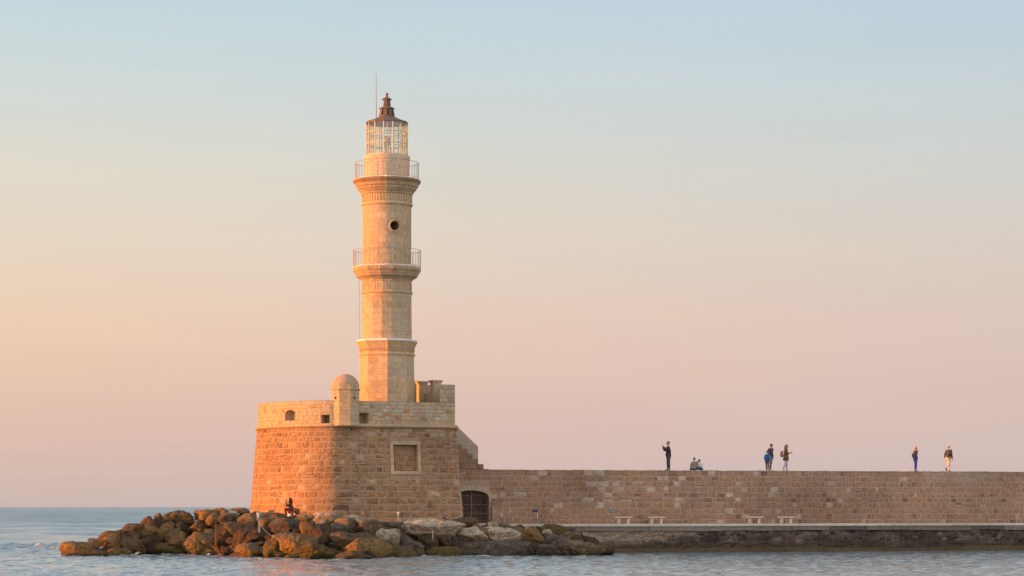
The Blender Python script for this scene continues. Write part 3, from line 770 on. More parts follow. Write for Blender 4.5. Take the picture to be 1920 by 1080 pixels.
for i in range(ns):
    a, b = lerp(UL, UR, i / ns), lerp(UL, UR, (i + 1) / ns)
    mb.quad(P_w(a, WTOP + .003, .02), P_w(b, WTOP + .003, .02), P_w(b, WTOP + .003, -5), P_w(a, WTOP + .003, -5), (0.42, 0.34, 0.27))
    mb.quad(P_w(a, WTOP + .003, -5), P_w(b, WTOP + .003, -5), P_w(b, -1, -5.5), P_w(a, -1, -5.5), WL_C)
mb.quad(P_w(UR, WTOP, 0), P_w(UR, WTOP, -5), P_w(UR, -1, -5), P_w(UR, -1, 0), WL_C)
niche(mb, P_w, GH, ('arch', 0.42), 1.7, (0.36, 0.26, 0.18), (0.20, 0.14, 0.105), plate=0.03)
wbuild(mb, 'masonry', M_WALL)
# pale arch stones round the gate
mb = MB(); gc = (gu0 + gu1) / 2; hw = (gu1 - gu0) / 2
def arch_pt(a, k):
    return (gc + (hw + k) * math.cos(a), gz1 - 0.42 + (0.42 + k * 0.95) * math.sin(a))
na = 16
for i in range(na):
    a0, a1 = math.pi * i / na, math.pi * (i + 1) / na - 0.012
    c = shade(fs_, (0.46, 0.365, 0.275), 0.05)
    vs = [P_w(*arch_pt(a, k), o) for o in (0.0, 0.07) for a, k in ((a0, 0.0), (a0, 0.33), (a1, 0.33), (a1, 0.0))]
    mb.add(vs, [(4, 5, 6, 7), (0, 1, 5, 4), (1, 2, 6, 5), (2, 3, 7, 6), (3, 0, 4, 7)], c)
sp = [(gu1 + .02, gz1 - .78), (gu1 + .18, gz1 - .56), (gu1 + .55, gz1 - .50), (gu1 + .53, gz1 - .22), (gu1 + .26, gz1 - .20), (gu1 + .33, gz1 - .42), (gu1 + .0, gz1 - .42)]
vs = [P_w(u, v, o) for o in (0.0, 0.06) for u, v in sp]; n = len(sp)
mb.add(vs, [tuple(range(n, 2 * n))] + [(i, (i + 1) % n, n + (i + 1) % n, n + i) for i in range(n)], (0.46, 0.365, 0.275))
wbuild(mb, 'arch_surround', M_PLAST)
# stepped stair flank beside the bastion and the plastered parapet behind it
st = [(856, 823), (866.5, 832.5), (877.5, 841.5), (887, 851), (897, 859.8), (907, 870), (917, 879.2)]
mb = MB(); rng0 = random.Random(71); zt_prev = WTOP + .003
for k in range(len(st) - 1, -1, -1):
    x, y = st[k]; u1 = u_of(x); zt_ = wz(y, u1)
    mb.box((UL, 0.004, zt_prev), (u1 - .012, 2.2, zt_ - .004), (0.34, 0.24, 0.16), M=Matrix(((WT.x, -WN.x, 0, WA.x), (WT.y, -WN.y, 0, WA.y), (0, 0, 1, 0), (0, 0, 0, 1))))
    stones(mb, P_w, UL, u1, [zt_prev, zt_], 0.28, 0.75, 0.03, 0.02, wall_col, 80 + k)
    zt_prev = zt_
wbuild(mb, 'stair', M_WALL)
mb = MB()
pp = [(846, 800), (858, 800), (896.3, 837.5), (896.3, 884), (846, 884)]
def PT(x, y, o):
    A = WA - WN * 2.3; u = u_of(x, A); p = A + WT * u; q = p - WN * o
    return Vector((q.x, q.y, z_at(y, p.y)))
vs = [PT(x, y, o) for o in (0, 0.5) for x, y in pp]; n = 5
mb.add(vs, [tuple(range(n)), tuple(range(2 * n - 1, n - 1, -1))] + [(i, (i + 1) % n, n + (i + 1) % n, n + i) for i in range(n)], (0.47, 0.385, 0.305))
wbuild(mb, 'stair_parapet', M_PLAST)
# low stepped buttress at the foot of the wall
mb = MB(); zb0 = WBOT + .02
rows = [(996, 950.5), (1003.5, 960.2), (1016, 970.3)]
tops = [wz(y, u_of(x)) for x, y in rows]; lows = [tops[1], tops[2], zb0]
for k, (x, y) in enumerate(rows):
    u1 = u_of(x); us_ = u_of(921)
    P_b = lambda s, z, o=0.0: P_w(s, z, o + 0.22)
    stones(mb, P_b, us_, u1, [lows[k], tops[k]], 0.32, 0.62, 0.04, 0.018, lambda r, s, z: shade(r, (0.35, 0.215, 0.13), 0.09, 0.04), 90 + k)
    mb.box((us_, -0.222, lows[k]), (u1 - .01, 0.02, tops[k] - .012), (0.47, 0.37, 0.29), M=Matrix(((WT.x, -WN.x, 0, WA.x), (WT.y, -WN.y, 0, WA.y), (0, 0, 1, 0), (0, 0, 0, 1))))
wbuild(mb, 'buttress', M_WALL)
# iron gate
gate = tag(empty('iron_gate', tuple(P_w(gc, gz0, -0.2))), 'rusty barred iron gate closing the arched doorway beside the bastion', 'gate')
def gbuild(mb, name, m):
    o = gate.location; mb.v = [(x - o.x, y - o.y, z - o.z) for x, y, z in mb.v]; return mb.build(name, m, gate)
mb = MB()
def gtop(u):
    t = max(-1, min(1, (u - gc) / hw)); return gz1 - .42 + .42 * math.sqrt(max(0, 1 - t * t)) - .01
nb = 21
for i in range(nb):
    u = lerp(gu0 + .05, gu1 - .05, i / (nb - 1)); mb.tube([P_w(u, gz0 + .02, -.2), P_w(u, gtop(u), -.2)], 0.016, 6)
gbuild(mb, 'gate_bars', M_IRON)
mb = MB()
for z in (gz0 + .1, lerp(gz0, gz1, .28), lerp(gz0, gz1, .55), lerp(gz0, gz1, .83)):
    a, b = P_w(gu0 + .02, z - .02, -.17), P_w(gu1 - .02, z + .02, -.17)
    mb.tube([P_w(gu0 + .02, z, -.165), P_w(gu1 - .02, z, -.165)], 0.022, 6)
for u in (lerp(gu0, gu1, .52), gu1 - .05): mb.tube([P_w(u, gz0, -.16), P_w(u, gtop(u), -.16)], 0.035, 6)
gbuild(mb, 'gate_frame', M_IRON)
# ------------------------------------------------------------------ quay
QA = Vector((6.1, 146.0)); QT = Vector((26.5, 8.9)).normalized(); QN = Vector((QT.y, -QT.x))
def P_q(s, z, off=0.0):
    p = QA + QT * s + QN * off; return Vector((p.x, p.y, z))
QZ = 1.70
quay = tag(empty('quay_wall', (QA.x, QA.y, 0)), 'dark rubble quay wall with a pale edge slab along the water', 'quay')
def qbuild(mb, name, m):
    mb.v = [(x - QA.x, y - QA.y, z) for x, y, z in mb.v]; return mb.build(name, m, quay)
QL, QR = -9.0, 62.0
def rubble(name):
    m, t = mat(name)
    co = t.n('ShaderNodeTexCoord').outputs['UV']
    w1 = t.n('ShaderNodeTexNoise', inp={'Vector': co, 'Scale': 1.2, 'Detail': 4.0}).outputs[1]
    cd = t.n('ShaderNodeMix', data_type='RGBA', inp={0: 0.20, 6: co, 7: w1}).outputs[2]
    mp = t.n('ShaderNodeMapping', inp={'Vector': cd, 'Scale': (2.6, 4.6, 1)})
    ve = t.n('ShaderNodeTexVoronoi', feature='DISTANCE_TO_EDGE', voronoi_dimensions='2D', inp={'Vector': mp.outputs[0], 'Scale': 1.0, 'Randomness': 0.95}).outputs[0]
    vc = t.n('ShaderNodeTexVoronoi', feature='F1', voronoi_dimensions='2D', inp={'Vector': mp.outputs[0], 'Scale': 1.0, 'Randomness': 0.95}).outputs['Color']
    bw = t.n('ShaderNodeSeparateColor', inp={0: vc}).outputs[0]
    uv = t.n('ShaderNodeSeparateXYZ', inp={0: co}); u, v = uv.outputs[0], uv.outputs[1]
    mid = t.n('ShaderNodeTexNoise', inp={'Vector': co, 'Scale': 2.2, 'Detail': 7.0, 'Roughness': 0.7}).outputs[0]
    low = t.n('ShaderNodeTexNoise', inp={'Vector': co, 'Scale': 0.45, 'Detail': 3.0}).outputs[0]
    fine = t.n('ShaderNodeTexNoise', inp={'Vector': co, 'Scale': 14.0, 'Detail': 5.0, 'Roughness': 0.7}).outputs[0]
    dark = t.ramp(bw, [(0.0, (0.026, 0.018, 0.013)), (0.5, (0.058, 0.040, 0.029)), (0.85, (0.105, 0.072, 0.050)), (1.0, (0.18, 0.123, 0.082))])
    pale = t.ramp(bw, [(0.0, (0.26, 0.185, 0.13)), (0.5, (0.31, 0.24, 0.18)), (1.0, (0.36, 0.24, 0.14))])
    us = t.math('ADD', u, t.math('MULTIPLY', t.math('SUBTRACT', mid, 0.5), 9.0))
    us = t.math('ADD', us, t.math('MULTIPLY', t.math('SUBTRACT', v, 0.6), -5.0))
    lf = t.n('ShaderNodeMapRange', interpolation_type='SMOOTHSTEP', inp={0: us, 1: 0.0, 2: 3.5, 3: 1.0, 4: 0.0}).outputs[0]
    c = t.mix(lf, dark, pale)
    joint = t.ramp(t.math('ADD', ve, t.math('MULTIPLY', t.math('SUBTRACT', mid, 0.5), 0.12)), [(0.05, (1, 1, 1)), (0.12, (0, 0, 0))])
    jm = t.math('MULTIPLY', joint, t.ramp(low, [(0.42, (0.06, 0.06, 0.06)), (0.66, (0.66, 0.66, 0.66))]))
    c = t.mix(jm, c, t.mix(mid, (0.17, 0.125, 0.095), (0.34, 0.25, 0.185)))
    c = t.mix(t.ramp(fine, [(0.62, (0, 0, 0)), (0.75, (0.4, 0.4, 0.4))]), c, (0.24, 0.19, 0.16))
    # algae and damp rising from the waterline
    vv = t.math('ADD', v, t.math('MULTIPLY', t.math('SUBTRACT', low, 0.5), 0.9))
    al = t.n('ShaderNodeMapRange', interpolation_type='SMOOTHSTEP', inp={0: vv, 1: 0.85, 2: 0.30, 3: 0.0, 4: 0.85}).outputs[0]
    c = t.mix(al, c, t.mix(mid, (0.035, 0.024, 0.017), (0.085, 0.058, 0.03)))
    h = t.math('ADD', t.ramp(ve, [(0.0, (0, 0, 0)), (0.14, (1, 1, 1))]), t.math('MULTIPLY', mid, 0.8))
    bp = t.n('ShaderNodeBump', inp={'Height': h, 'Strength': 0.8, 'Distance': 0.06})
    b = t.n('ShaderNodeBsdfPrincipled', inp={'Base Color': c, 'Roughness': 0.85, 'Normal': bp.outputs[0]})
    t.link(b.outputs[0], t.n('ShaderNodeOutputMaterial').inputs[0])
    return m
M_RUB = rubble('rubble_masonry')
def uvgrid(name, P, us, vs_, m, build, fo):
    mb = MB(); uv = []
    for i in range(len(us) - 1):
        for j in range(len(vs_) - 1):
            q = [(us[i], vs_[j]), (us[i + 1], vs_[j]), (us[i + 1], vs_[j + 1]), (us[i], vs_[j + 1])]
            mb.add([P(u, v, fo(u, v)) for u, v in q], [(0, 1, 2, 3)]); uv += q
    o = build(mb, name, m); l = o.data.uv_layers.new(name='UVMap'); l.data.foreach_set('uv', np.array(uv, np.float32).ravel()); return o
def rough(u, v): return 0.10 * noise.fractal(Vector((u * 1.3, v * 1.8, 3.1)), 0.7, 2.0, 4)
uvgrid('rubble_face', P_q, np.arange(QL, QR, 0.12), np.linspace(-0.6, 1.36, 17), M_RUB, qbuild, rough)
mb = MB(); rng0 = random.Random(101); u = QL
while u < QR:                     # concrete band of long cast blocks
    L = rng0.uniform(1.2, 3.2); c = shade(rng0, (0.25, 0.205, 0.165), 0.18, 0.03)
    if u > 11 and rng0.random() < .35: c = shade(rng0, (0.155, 0.13, 0.11), 0.2)
    mb.box((u, -0.10 - rng0.uniform(0, .03), 1.30 + rng0.uniform(0, .06)), (min(u + L - .015, QR), 0.4, 1.595), c, M=Matrix(((QT.x, -QN.x, 0, QA.x), (QT.y, -QN.y, 0, QA.y), (0, 0, 1, 0), (0, 0, 0, 1))))
    u += L
qbuild(mb, 'concrete_band', M_CONC)
mb = MB(); u = QL; MQ = Matrix(((QT.x, -QN.x, 0, QA.x), (QT.y, -QN.y, 0, QA.y), (0, 0, 1, 0), (0, 0, 0, 1)))
while u < QR:
    L = rng0.uniform(1.5, 2.6); mb.box((u, -0.17, 1.60), (min(u + L - .006, QR), 0.55, QZ + 0.012), shade(rng0, (0.62, 0.535, 0.445), .05, .02), M=MQ); u += L
qbuild(mb, 'edge_slab', M_PLAST)
mb = MB()
for i in range(300):               # worn ledge just above the water
    u0, u1 = lerp(QL + 3, QR, i / 300), lerp(QL + 3, QR, (i + 1) / 300)
    def sec(u):
        a = 0.42 + 0.22 * noise.noise(Vector((u * .35, 1.7, 0))) + .07 * noise.noise(Vector((u * 2.1, 4, 0)))
        h = 0.25 + 0.12 * noise.noise(Vector((u * .22, 9.2, 0))) + .05 * noise.noise(Vector((u * 1.9, 2, 0)))
        return [P_q(u, h + .05, 0.0), P_q(u, h, a * .7), P_q(u, h - .06, a), P_q(u, -.05, a + .03), P_q(u, -.6, a + .1)]
    A, B = sec(u0), sec(u1)
    for k in range(4): mb.quad(A[k], B[k], B[k + 1], A[k + 1], (0.105, 0.072, 0.038))
qbuild(mb, 'waterline_ledge', stone('algae_ledge', stain=(0.42, 0.40, 0.22), stain_amt=0.6, grime=(0.03, 0.02, 0.015), grime_amt=0.6, bump=0.8, rough=0.6))
mb = MB()                          # paved quay top
for i in range(40):
    a, b = lerp(0, 1, i / 40), lerp(0, 1, (i + 1) / 40)
    qa, qb = lerp(QL, QR, a), lerp(QL, QR, b); wa, wb = lerp(UL - 1.0, UR, a), lerp(UL - 1.0, UR, b)
    mb.quad(P_q(qa, QZ, -.5), P_q(qb, QZ, -.5), P_w(wb, QZ, -.1), P_w(wa, QZ, -.1), (0.60, 0.51, 0.42))
tag(mb.build('path', M_PLAST), kind='structure')
# cable hanging on the quay face
mb = MB(); c0, c1 = P_q(-2.4, 0.95, .16), P_q(1.15, 1.40, .16)
mb.tube([c0.lerp(c1, k / 12) + Vector((0, 0, -0.55 * math.sin(math.pi * k / 12) * (1 - .25 * k / 12))) for k in range(13)], 0.02, 6)
tag(mb.build('cable', M_CABLE), 'thick grey cable hanging in a loop on the pale end of the quay wall', 'cable')
# ------------------------------------------------------------------ stone benches
MBEN = stone('bench_stone', stain_amt=0.15, bump=0.2, grime_amt=0.1)
bl = ['pale stone bench nearest the floodlight on the quay', 'pale stone bench second from the floodlight, with a gap to the wall stones', 'pale stone bench under two white wall stones, left of its neighbour', 'pale stone bench at the right end of the row of four']
proto = None
for k, (x0, x1) in enumerate([(1152, 1185), (1212, 1248.5), (1397, 1430), (1456, 1490)]):
    A = WA + WN * 1.1; u0, u1 = u_of(x0, A), u_of(x1, A); p = A + WT * ((u0 + u1) / 2); L = 1.13
    if proto is None:
        b = proto = empty('stone_bench')
        m_ = MB(); m_.box((-L / 2, -.24, .37), (L / 2, .24, .455), (.62, .50, .38), bevel=.012); m_.build('bench_top', MBEN, b)
        for sx in (-.30, .30):
            m_ = MB(); m_.box((sx - .10, -.19, 0), (sx + .10, .19, .368), (.58, .46, .34), bevel=.01); m_.build('bench_leg', MBEN, b)
    else:
        b = proto.copy(); COL.objects.link(b)
        for ch in proto.children:
            c = ch.copy(); COL.objects.link(c); c.parent = b
    b.location = (p.x, p.y, QZ + .002); b.rotation_euler = (0, 0, math.atan2(WT.y, WT.x) + R(-9)); tag(b, bl[k], 'bench', 'stone benches along the breakwater wall')
# ------------------------------------------------------------------ sea
def sea():
    rng = np.random.default_rng(3)
    ys = [-200, -60, 20, 60, 80]; y = 86.0
    while y < 205: ys.append(y); y += 0.19 if y < 172 else 0.19 + (y - 172) * 0.03
    while y < 60000: ys.append(y); y *= 1.006 if y < 1500 else 1.05
    ys = np.array(ys); nx = 860
    t = np.linspace(-1, 1, nx); half = np.maximum(62.0, 0.40 * np.abs(ys)) ; half[ys > 5000] *= 1.5
    X = t[None, :] * half[:, None] - 8.0; Y = np.repeat(ys[:, None], nx, 1)
    dX = np.repeat((2 * half / nx)[:, None], nx, 1); dY = np.repeat(np.gradient(ys)[:, None], nx, 1); res = np.maximum(dX, dY)
    Z = np.zeros_like(X); DX = np.zeros_like(X); DY = np.zeros_like(X)
    # harbour side (right) is calmer than the open sea (left)
    calm = np.clip((X - 0.06 * Y + 12) / 14, 0, 1); open_ = np.clip((Y - 138) / 40, 0, 1) * np.clip((-X - 8) / 8, 0, 1)
    for k in range(90):
        lam = 0.42 * (5 / 0.42) ** (rng.random() ** 1.5)
        th = R(rng.normal(62, 38)) ; kx, ky = math.cos(th) * 2 * math.pi / lam, -math.sin(th) * 2 * math.pi / lam
        steep = rng.uniform(.6, 1.4) * (0.040 if lam < 1.5 else 0.012)
        a = steep * lam / (2 * math.pi)
        att = np.clip((lam / res - 2.2) / 2.0, 0, 1) * (1 - 0.62 * calm + (2.2 if lam > 2 else 1.1) * open_)
        ph = kx * X + ky * Y + rng.uniform(0, 6.28)
        Z += a * att * np.sin(ph); DX -= a * att * math.cos(th) * np.cos(ph) * .8; DY += a * att * math.sin(th) * np.cos(ph) * .8
    for k in range(44):                # longer waves of the open sea
        lam = 6 * (45 / 6) ** rng.random(); th = R(rng.normal(70, 30)); kx, ky = math.cos(th) * 2 * math.pi / lam, -math.sin(th) * 2 * math.pi / lam
        a = 0.020 * rng.uniform(.6, 1.4) * lam / (2 * math.pi); att = np.clip((lam / res - 2.2) / 2.0, 0, 1) * np.clip((Y - 165) / 60, 0, 1)
        Z += a * att * np.sin(kx * X + ky * Y + rng.uniform(0, 6.28))
    # small swell breaking off the end of the rocks
    for (cx, cy, wx, wy, h) in ((-30.4, 161.5, 1.8, .9, .42), (-34.5, 163, 2.6, 1.0, .34), (-26.5, 158.5, 1.6, .8, .28)):
        Z += h * np.exp(-((X - cx) / wx) ** 2 - ((Y - cy) / wy) ** 2)
    X = X + DX; Y = Y + DY
    me = bpy.data.meshes.new('sea'); n0, n1 = X.shape
    co = np.stack([X, Y, Z], -1).reshape(-1, 3).astype(np.float32)
    idx = np.arange(n0 * n1).reshape(n0, n1)
    q = np.stack([idx[:-1, :-1], idx[:-1, 1:], idx[1:, 1:], idx[1:, :-1]], -1).reshape(-1, 4)
    me.vertices.add(len(co)); me.vertices.foreach_set('co', co.ravel()); me.loops.add(q.size); me.loops.foreach_set('vertex_index', q.ravel().astype(np.int32))
    me.polygons.add(len(q)); me.polygons.foreach_set('loop_start', np.arange(0, q.size, 4, dtype=np.int32)); me.polygons.foreach_set('loop_total', np.full(len(q), 4, np.int32))
    me.update(calc_edges=True); me.polygons.foreach_set('use_smooth', np.ones(len(q), bool)); me.validate()
    m, nt_ = mat('sea_water')
    geo = nt_.n('ShaderNodeNewGeometry').outputs['Position']
    mp = nt_.n('ShaderNodeMapping', inp={'Vector': geo, 'Scale': (1.0, 0.55, 1.0)})
    n1_ = nt_.n('ShaderNodeTexNoise', inp={'Vector': mp.outputs[0], 'Scale': 2.6, 'Detail': 4.0, 'Roughness': 0.6}).outputs[0]
    n2_ = nt_.n('ShaderNodeTexNoise', inp={'Vector': mp.outputs[0], 'Scale': 0.7, 'Detail': 4.0, 'Roughness': 0.6}).outputs[0]
    n3_ = nt_.n('ShaderNodeTexNoise', inp={'Vector': mp.outputs[0], 'Scale': 0.09, 'Detail': 5.0, 'Roughness': 0.6}).outputs[0]
    b1 = nt_.n('ShaderNodeBump', inp={'Height': n1_, 'Strength': 0.7, 'Distance': 0.12})
    b2 = nt_.n('ShaderNodeBump', inp={'Height': n2_, 'Strength': 0.5, 'Distance': 0.35, 'Normal': b1.outputs[0]})
    b3 = nt_.n('ShaderNodeBump', inp={'Height': n3_, 'Strength': 0.25, 'Distance': 1.5, 'Normal': b2.outputs[0]})
    yy = nt_.n('ShaderNodeSeparateXYZ', inp={0: geo}).outputs[1]
    rgh = nt_.n('ShaderNodeMapRange', inp={0: yy, 1: 130.0, 2: 420.0, 3: 0.04, 4: 0.33}).outputs[0]   # unresolved ripples widen the gloss with distance
    p = nt_.n('ShaderNodeBsdfPrincipled', inp={'Base Color': (0.19, 0.265, 0.305, 1), 'Roughness': rgh, 'IOR': 1.333, 'Normal': b3.outputs[0]})
    nt_.link(p.outputs[0], nt_.n('ShaderNodeOutputMaterial').inputs[0])
    me.materials.append(m); o = bpy.data.objects.new('sea', me); COL.objects.link(o); tag(o, kind='structure')
sea()
# ------------------------------------------------------------------ rock bank
def interp(tab, x): return float(np.interp(x, [a for a, b in tab], [b for a, b in tab]))
YW = [(100, 1045), (200, 1042), (280, 1040), (380, 1040), (440, 1046), (560, 1050), (640, 1050.5), (700, 1049), (780, 1043), (900, 1042), (1000, 1043), (1130, 1043.5), (1180, 1040)]
YT = [(100, 1030), (150, 1017), (190, 1002), (230, 992), (265, 978), (300, 968), (365, 960), (400, 955), (470, 957), (540, 962), (600, 966), (650, 972), (700, 976), (760, 978), (850, 980), (900, 982), (1000, 986), (1060, 988), (1100, 1000), (1140, 1015), (1180, 1030)]
DT = [(100, 138.5), (200, 140), (300, 142), (470, 142), (540, 139.0), (640, 137.6), (700, 138.5), (865, 141.5), (930, 143.2), (1000, 144.0), (1130, 145.4), (1180, 145.8)]
def bank(x, y):
    """distance of the bank's surface at pixel (x, y)"""
    yw, yt_ = interp(YW, x), interp(YT, x); dw = EYE * F / (yw - HOR)
    t = max(0.0, min(1.15, (yw - y) / (yw - yt_))); return lerp(dw, interp(DT, x), t ** 0.9)
def groundmesh():
    nx, ny = 150, 110; vs = []; fs = []
    for j in range(ny):
        Y = lerp(124, 162, j / (ny - 1))
        for i in range(nx):
            X = lerp(-30, 10, i / (nx - 1)); x = CX + F * X / Y
            dw = EYE * F / (interp(YW, x) - HOR); dt = interp(DT, x); zt_ = z_at(interp(YT, x), dt)
            t = (Y - dw) / max(1, dt - dw)
            z = lerp(-0.75, zt_ - 0.75, min(1, max(-.4, t)))
            if 470 < x < 830: z += 0.65 * max(0, min(1, (t - .75) * 4))
            if x < 470 and t > 1: z -= (t - 1) * 1.2 + max(0, (Y - 147)) * .35
            if x < 100: z = min(z, -0.5 - (100 - x) * .01)
            if x > 1120: z = min(z, lerp(z, -1.0, (x - 1120) / 50))
            z += 0.12 * noise.fractal(Vector((X * .9, Y * .9, 0)), .8, 2.1, 4)
            vs.append((X, Y, max(z, -1.5)))
    for j in range(ny - 1):
        for i in range(nx - 1): fs.append((j * nx + i, j * nx + i + 1, (j + 1) * nx + i + 1, (j + 1) * nx + i))
    mb = MB(); mb.add(vs, fs, (0.10, 0.07, 0.045) , 0, True)  # darkened colour paints in the shade of the gaps between boulders
    tag(mb.build('ground', stone('ground_dirt', stain_amt=.4, grime=(.05, .04, .03), grime_amt=.4, bump=1.0, scale=1.5)), kind='structure')
groundmesh()
def rock_mat(name, top, side, algae, wet=0.5, lichen=0.0):
    m, t = mat(name)
    tcn = t.n('ShaderNodeTexCoord'); geo = t.n('ShaderNodeNewGeometry')
    pos = geo.outputs['Position']
    z = t.n('ShaderNodeSeparateXYZ', inp={0: pos}).outputs[2]
    nzv = t.n('ShaderNodeSeparateXYZ', inp={0: geo.outputs['Normal']}).outputs[2]
    big = t.n('ShaderNodeTexNoise', inp={'Vector': pos, 'Scale': 0.9, 'Detail': 5.0, 'Roughness': 0.65}).outputs[0]
    mid = t.n('ShaderNodeTexNoise', inp={'Vector': pos, 'Scale': 4.0, 'Detail': 7.0, 'Roughness': 0.72}).outputs[0]
    fine = t.n('ShaderNodeTexNoise', inp={'Vector': pos, 'Scale': 17.0, 'Detail': 5.0, 'Roughness': 0.75}).outputs[0]
    pit = t.n('ShaderNodeTexVoronoi', inp={'Vector': pos, 'Scale': 7.0}).outputs[0]
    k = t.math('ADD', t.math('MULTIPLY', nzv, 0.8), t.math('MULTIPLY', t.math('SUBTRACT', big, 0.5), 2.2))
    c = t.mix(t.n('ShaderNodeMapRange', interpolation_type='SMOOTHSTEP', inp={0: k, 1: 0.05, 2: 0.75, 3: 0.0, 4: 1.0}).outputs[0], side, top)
    c = t.mix(1.0, c, t.ramp(mid, [(0.30, (0.52, 0.50, 0.47)), (0.5, (1, 1, 1)), (0.72, (1.38, 1.34, 1.27))]), 'MULTIPLY')
    c = t.mix(1.0, c, t.ramp(fine, [(0.32, (0.60, 0.60, 0.60)), (0.68, (1.28, 1.28, 1.28))]), 'MULTIPLY')
    c = t.mix(t.ramp(pit, [(0.08, (0.6, 0.6, 0.6)), (0.2, (0, 0, 0))]), c, (0.05, 0.035, 0.025))
    if lichen > 0: c = t.mix(t.math('MULTIPLY', t.ramp(mid, [(0.55, (0, 0, 0)), (0.65, (1, 1, 1))]), lichen), c, (0.36, 0.31, 0.25))
    zz_ = t.math('ADD', z, t.math('MULTIPLY', t.math('SUBTRACT', big, 0.5), 1.1))
    c = t.mix(t.n('ShaderNodeMapRange', interpolation_type='SMOOTHSTEP', inp={0: zz_, 1: 0.75, 2: 0.15, 3: 0.0, 4: 0.8}).outputs[0], c, t.mix(1.0, algae, t.ramp(mid, [(.3, (.6, .6, .6)), (.7, (1.3, 1.3, 1.3))]), 'MULTIPLY'))
    c = t.mix(t.n('ShaderNodeMapRange', interpolation_type='SMOOTHSTEP', inp={0: zz_, 1: 0.16, 2: 0.0, 3: 0.0, 4: wet}).outputs[0], c, (0.03, 0.022, 0.017))
    rg = t.n('ShaderNodeMapRange', inp={0: z, 1: 0.1, 2: 0.5, 3: 0.45, 4: 0.92}).outputs[0]
    h = t.math('ADD', t.math('MULTIPLY', mid, 1.0), t.math('ADD', t.math('MULTIPLY', fine, 0.35), t.math('MULTIPLY', pit, 0.3)))
    bp = t.n('ShaderNodeBump', inp={'Height': h, 'Strength': 1.0, 'Distance': 0.20})
    b = t.n('ShaderNodeBsdfPrincipled', inp={'Base Color': c, 'Roughness': rg, 'Normal': bp.outputs[0]}); b.inputs['Specular IOR Level'].default_value = 0.25
    t.link(b.outputs[0], t.n('ShaderNodeOutputMaterial').inputs[0]); return m
RM = {  # ochre and brown: sunlit orange is put into the side colour, tops darker
 'o': rock_mat('ochre_rock', (0.165, 0.115, 0.072), (0.30, 0.170, 0.060), (0.17, 0.100, 0.024)),
 'b': rock_mat('brown_rock', (0.125, 0.086, 0.054), (0.195, 0.115, 0.052), (0.090, 0.056, 0.020)),
 'p': rock_mat('pale_rock', (0.55, 0.445, 0.335), (0.34, 0.25, 0.165), (0.12, 0.08, 0.04), lichen=.3),
 'g': rock_mat('grey_rock', (0.135, 0.108, 0.088), (0.090, 0.066, 0.047), (0.085, 0.058, 0.026), lichen=.2),
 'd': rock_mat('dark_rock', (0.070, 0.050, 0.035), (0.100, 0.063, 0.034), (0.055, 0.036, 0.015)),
 'y': rock_mat('algae_rock', (0.125, 0.088, 0.048), (0.145, 0.092, 0.034), (0.125, 0.086, 0.014), wet=.8),
 't': rock_mat('tan_rock', (0.22, 0.16, 0.10), (0.165, 0.105, 0.055), (0.11, 0.074, 0.030), lichen=.15),
}
_ico = {}
def ico(n):
    if n not in _ico:
        bm = bmesh.new(); bmesh.ops.create_icosphere(bm, subdivisions=n, radius=1)
        bm.verts.index_update(); _ico[n] = ([v.co.normalized() for v in bm.verts], [tuple(v.index for v in f.verts) for f in bm.faces]); bm.free()
    return _ico[n]
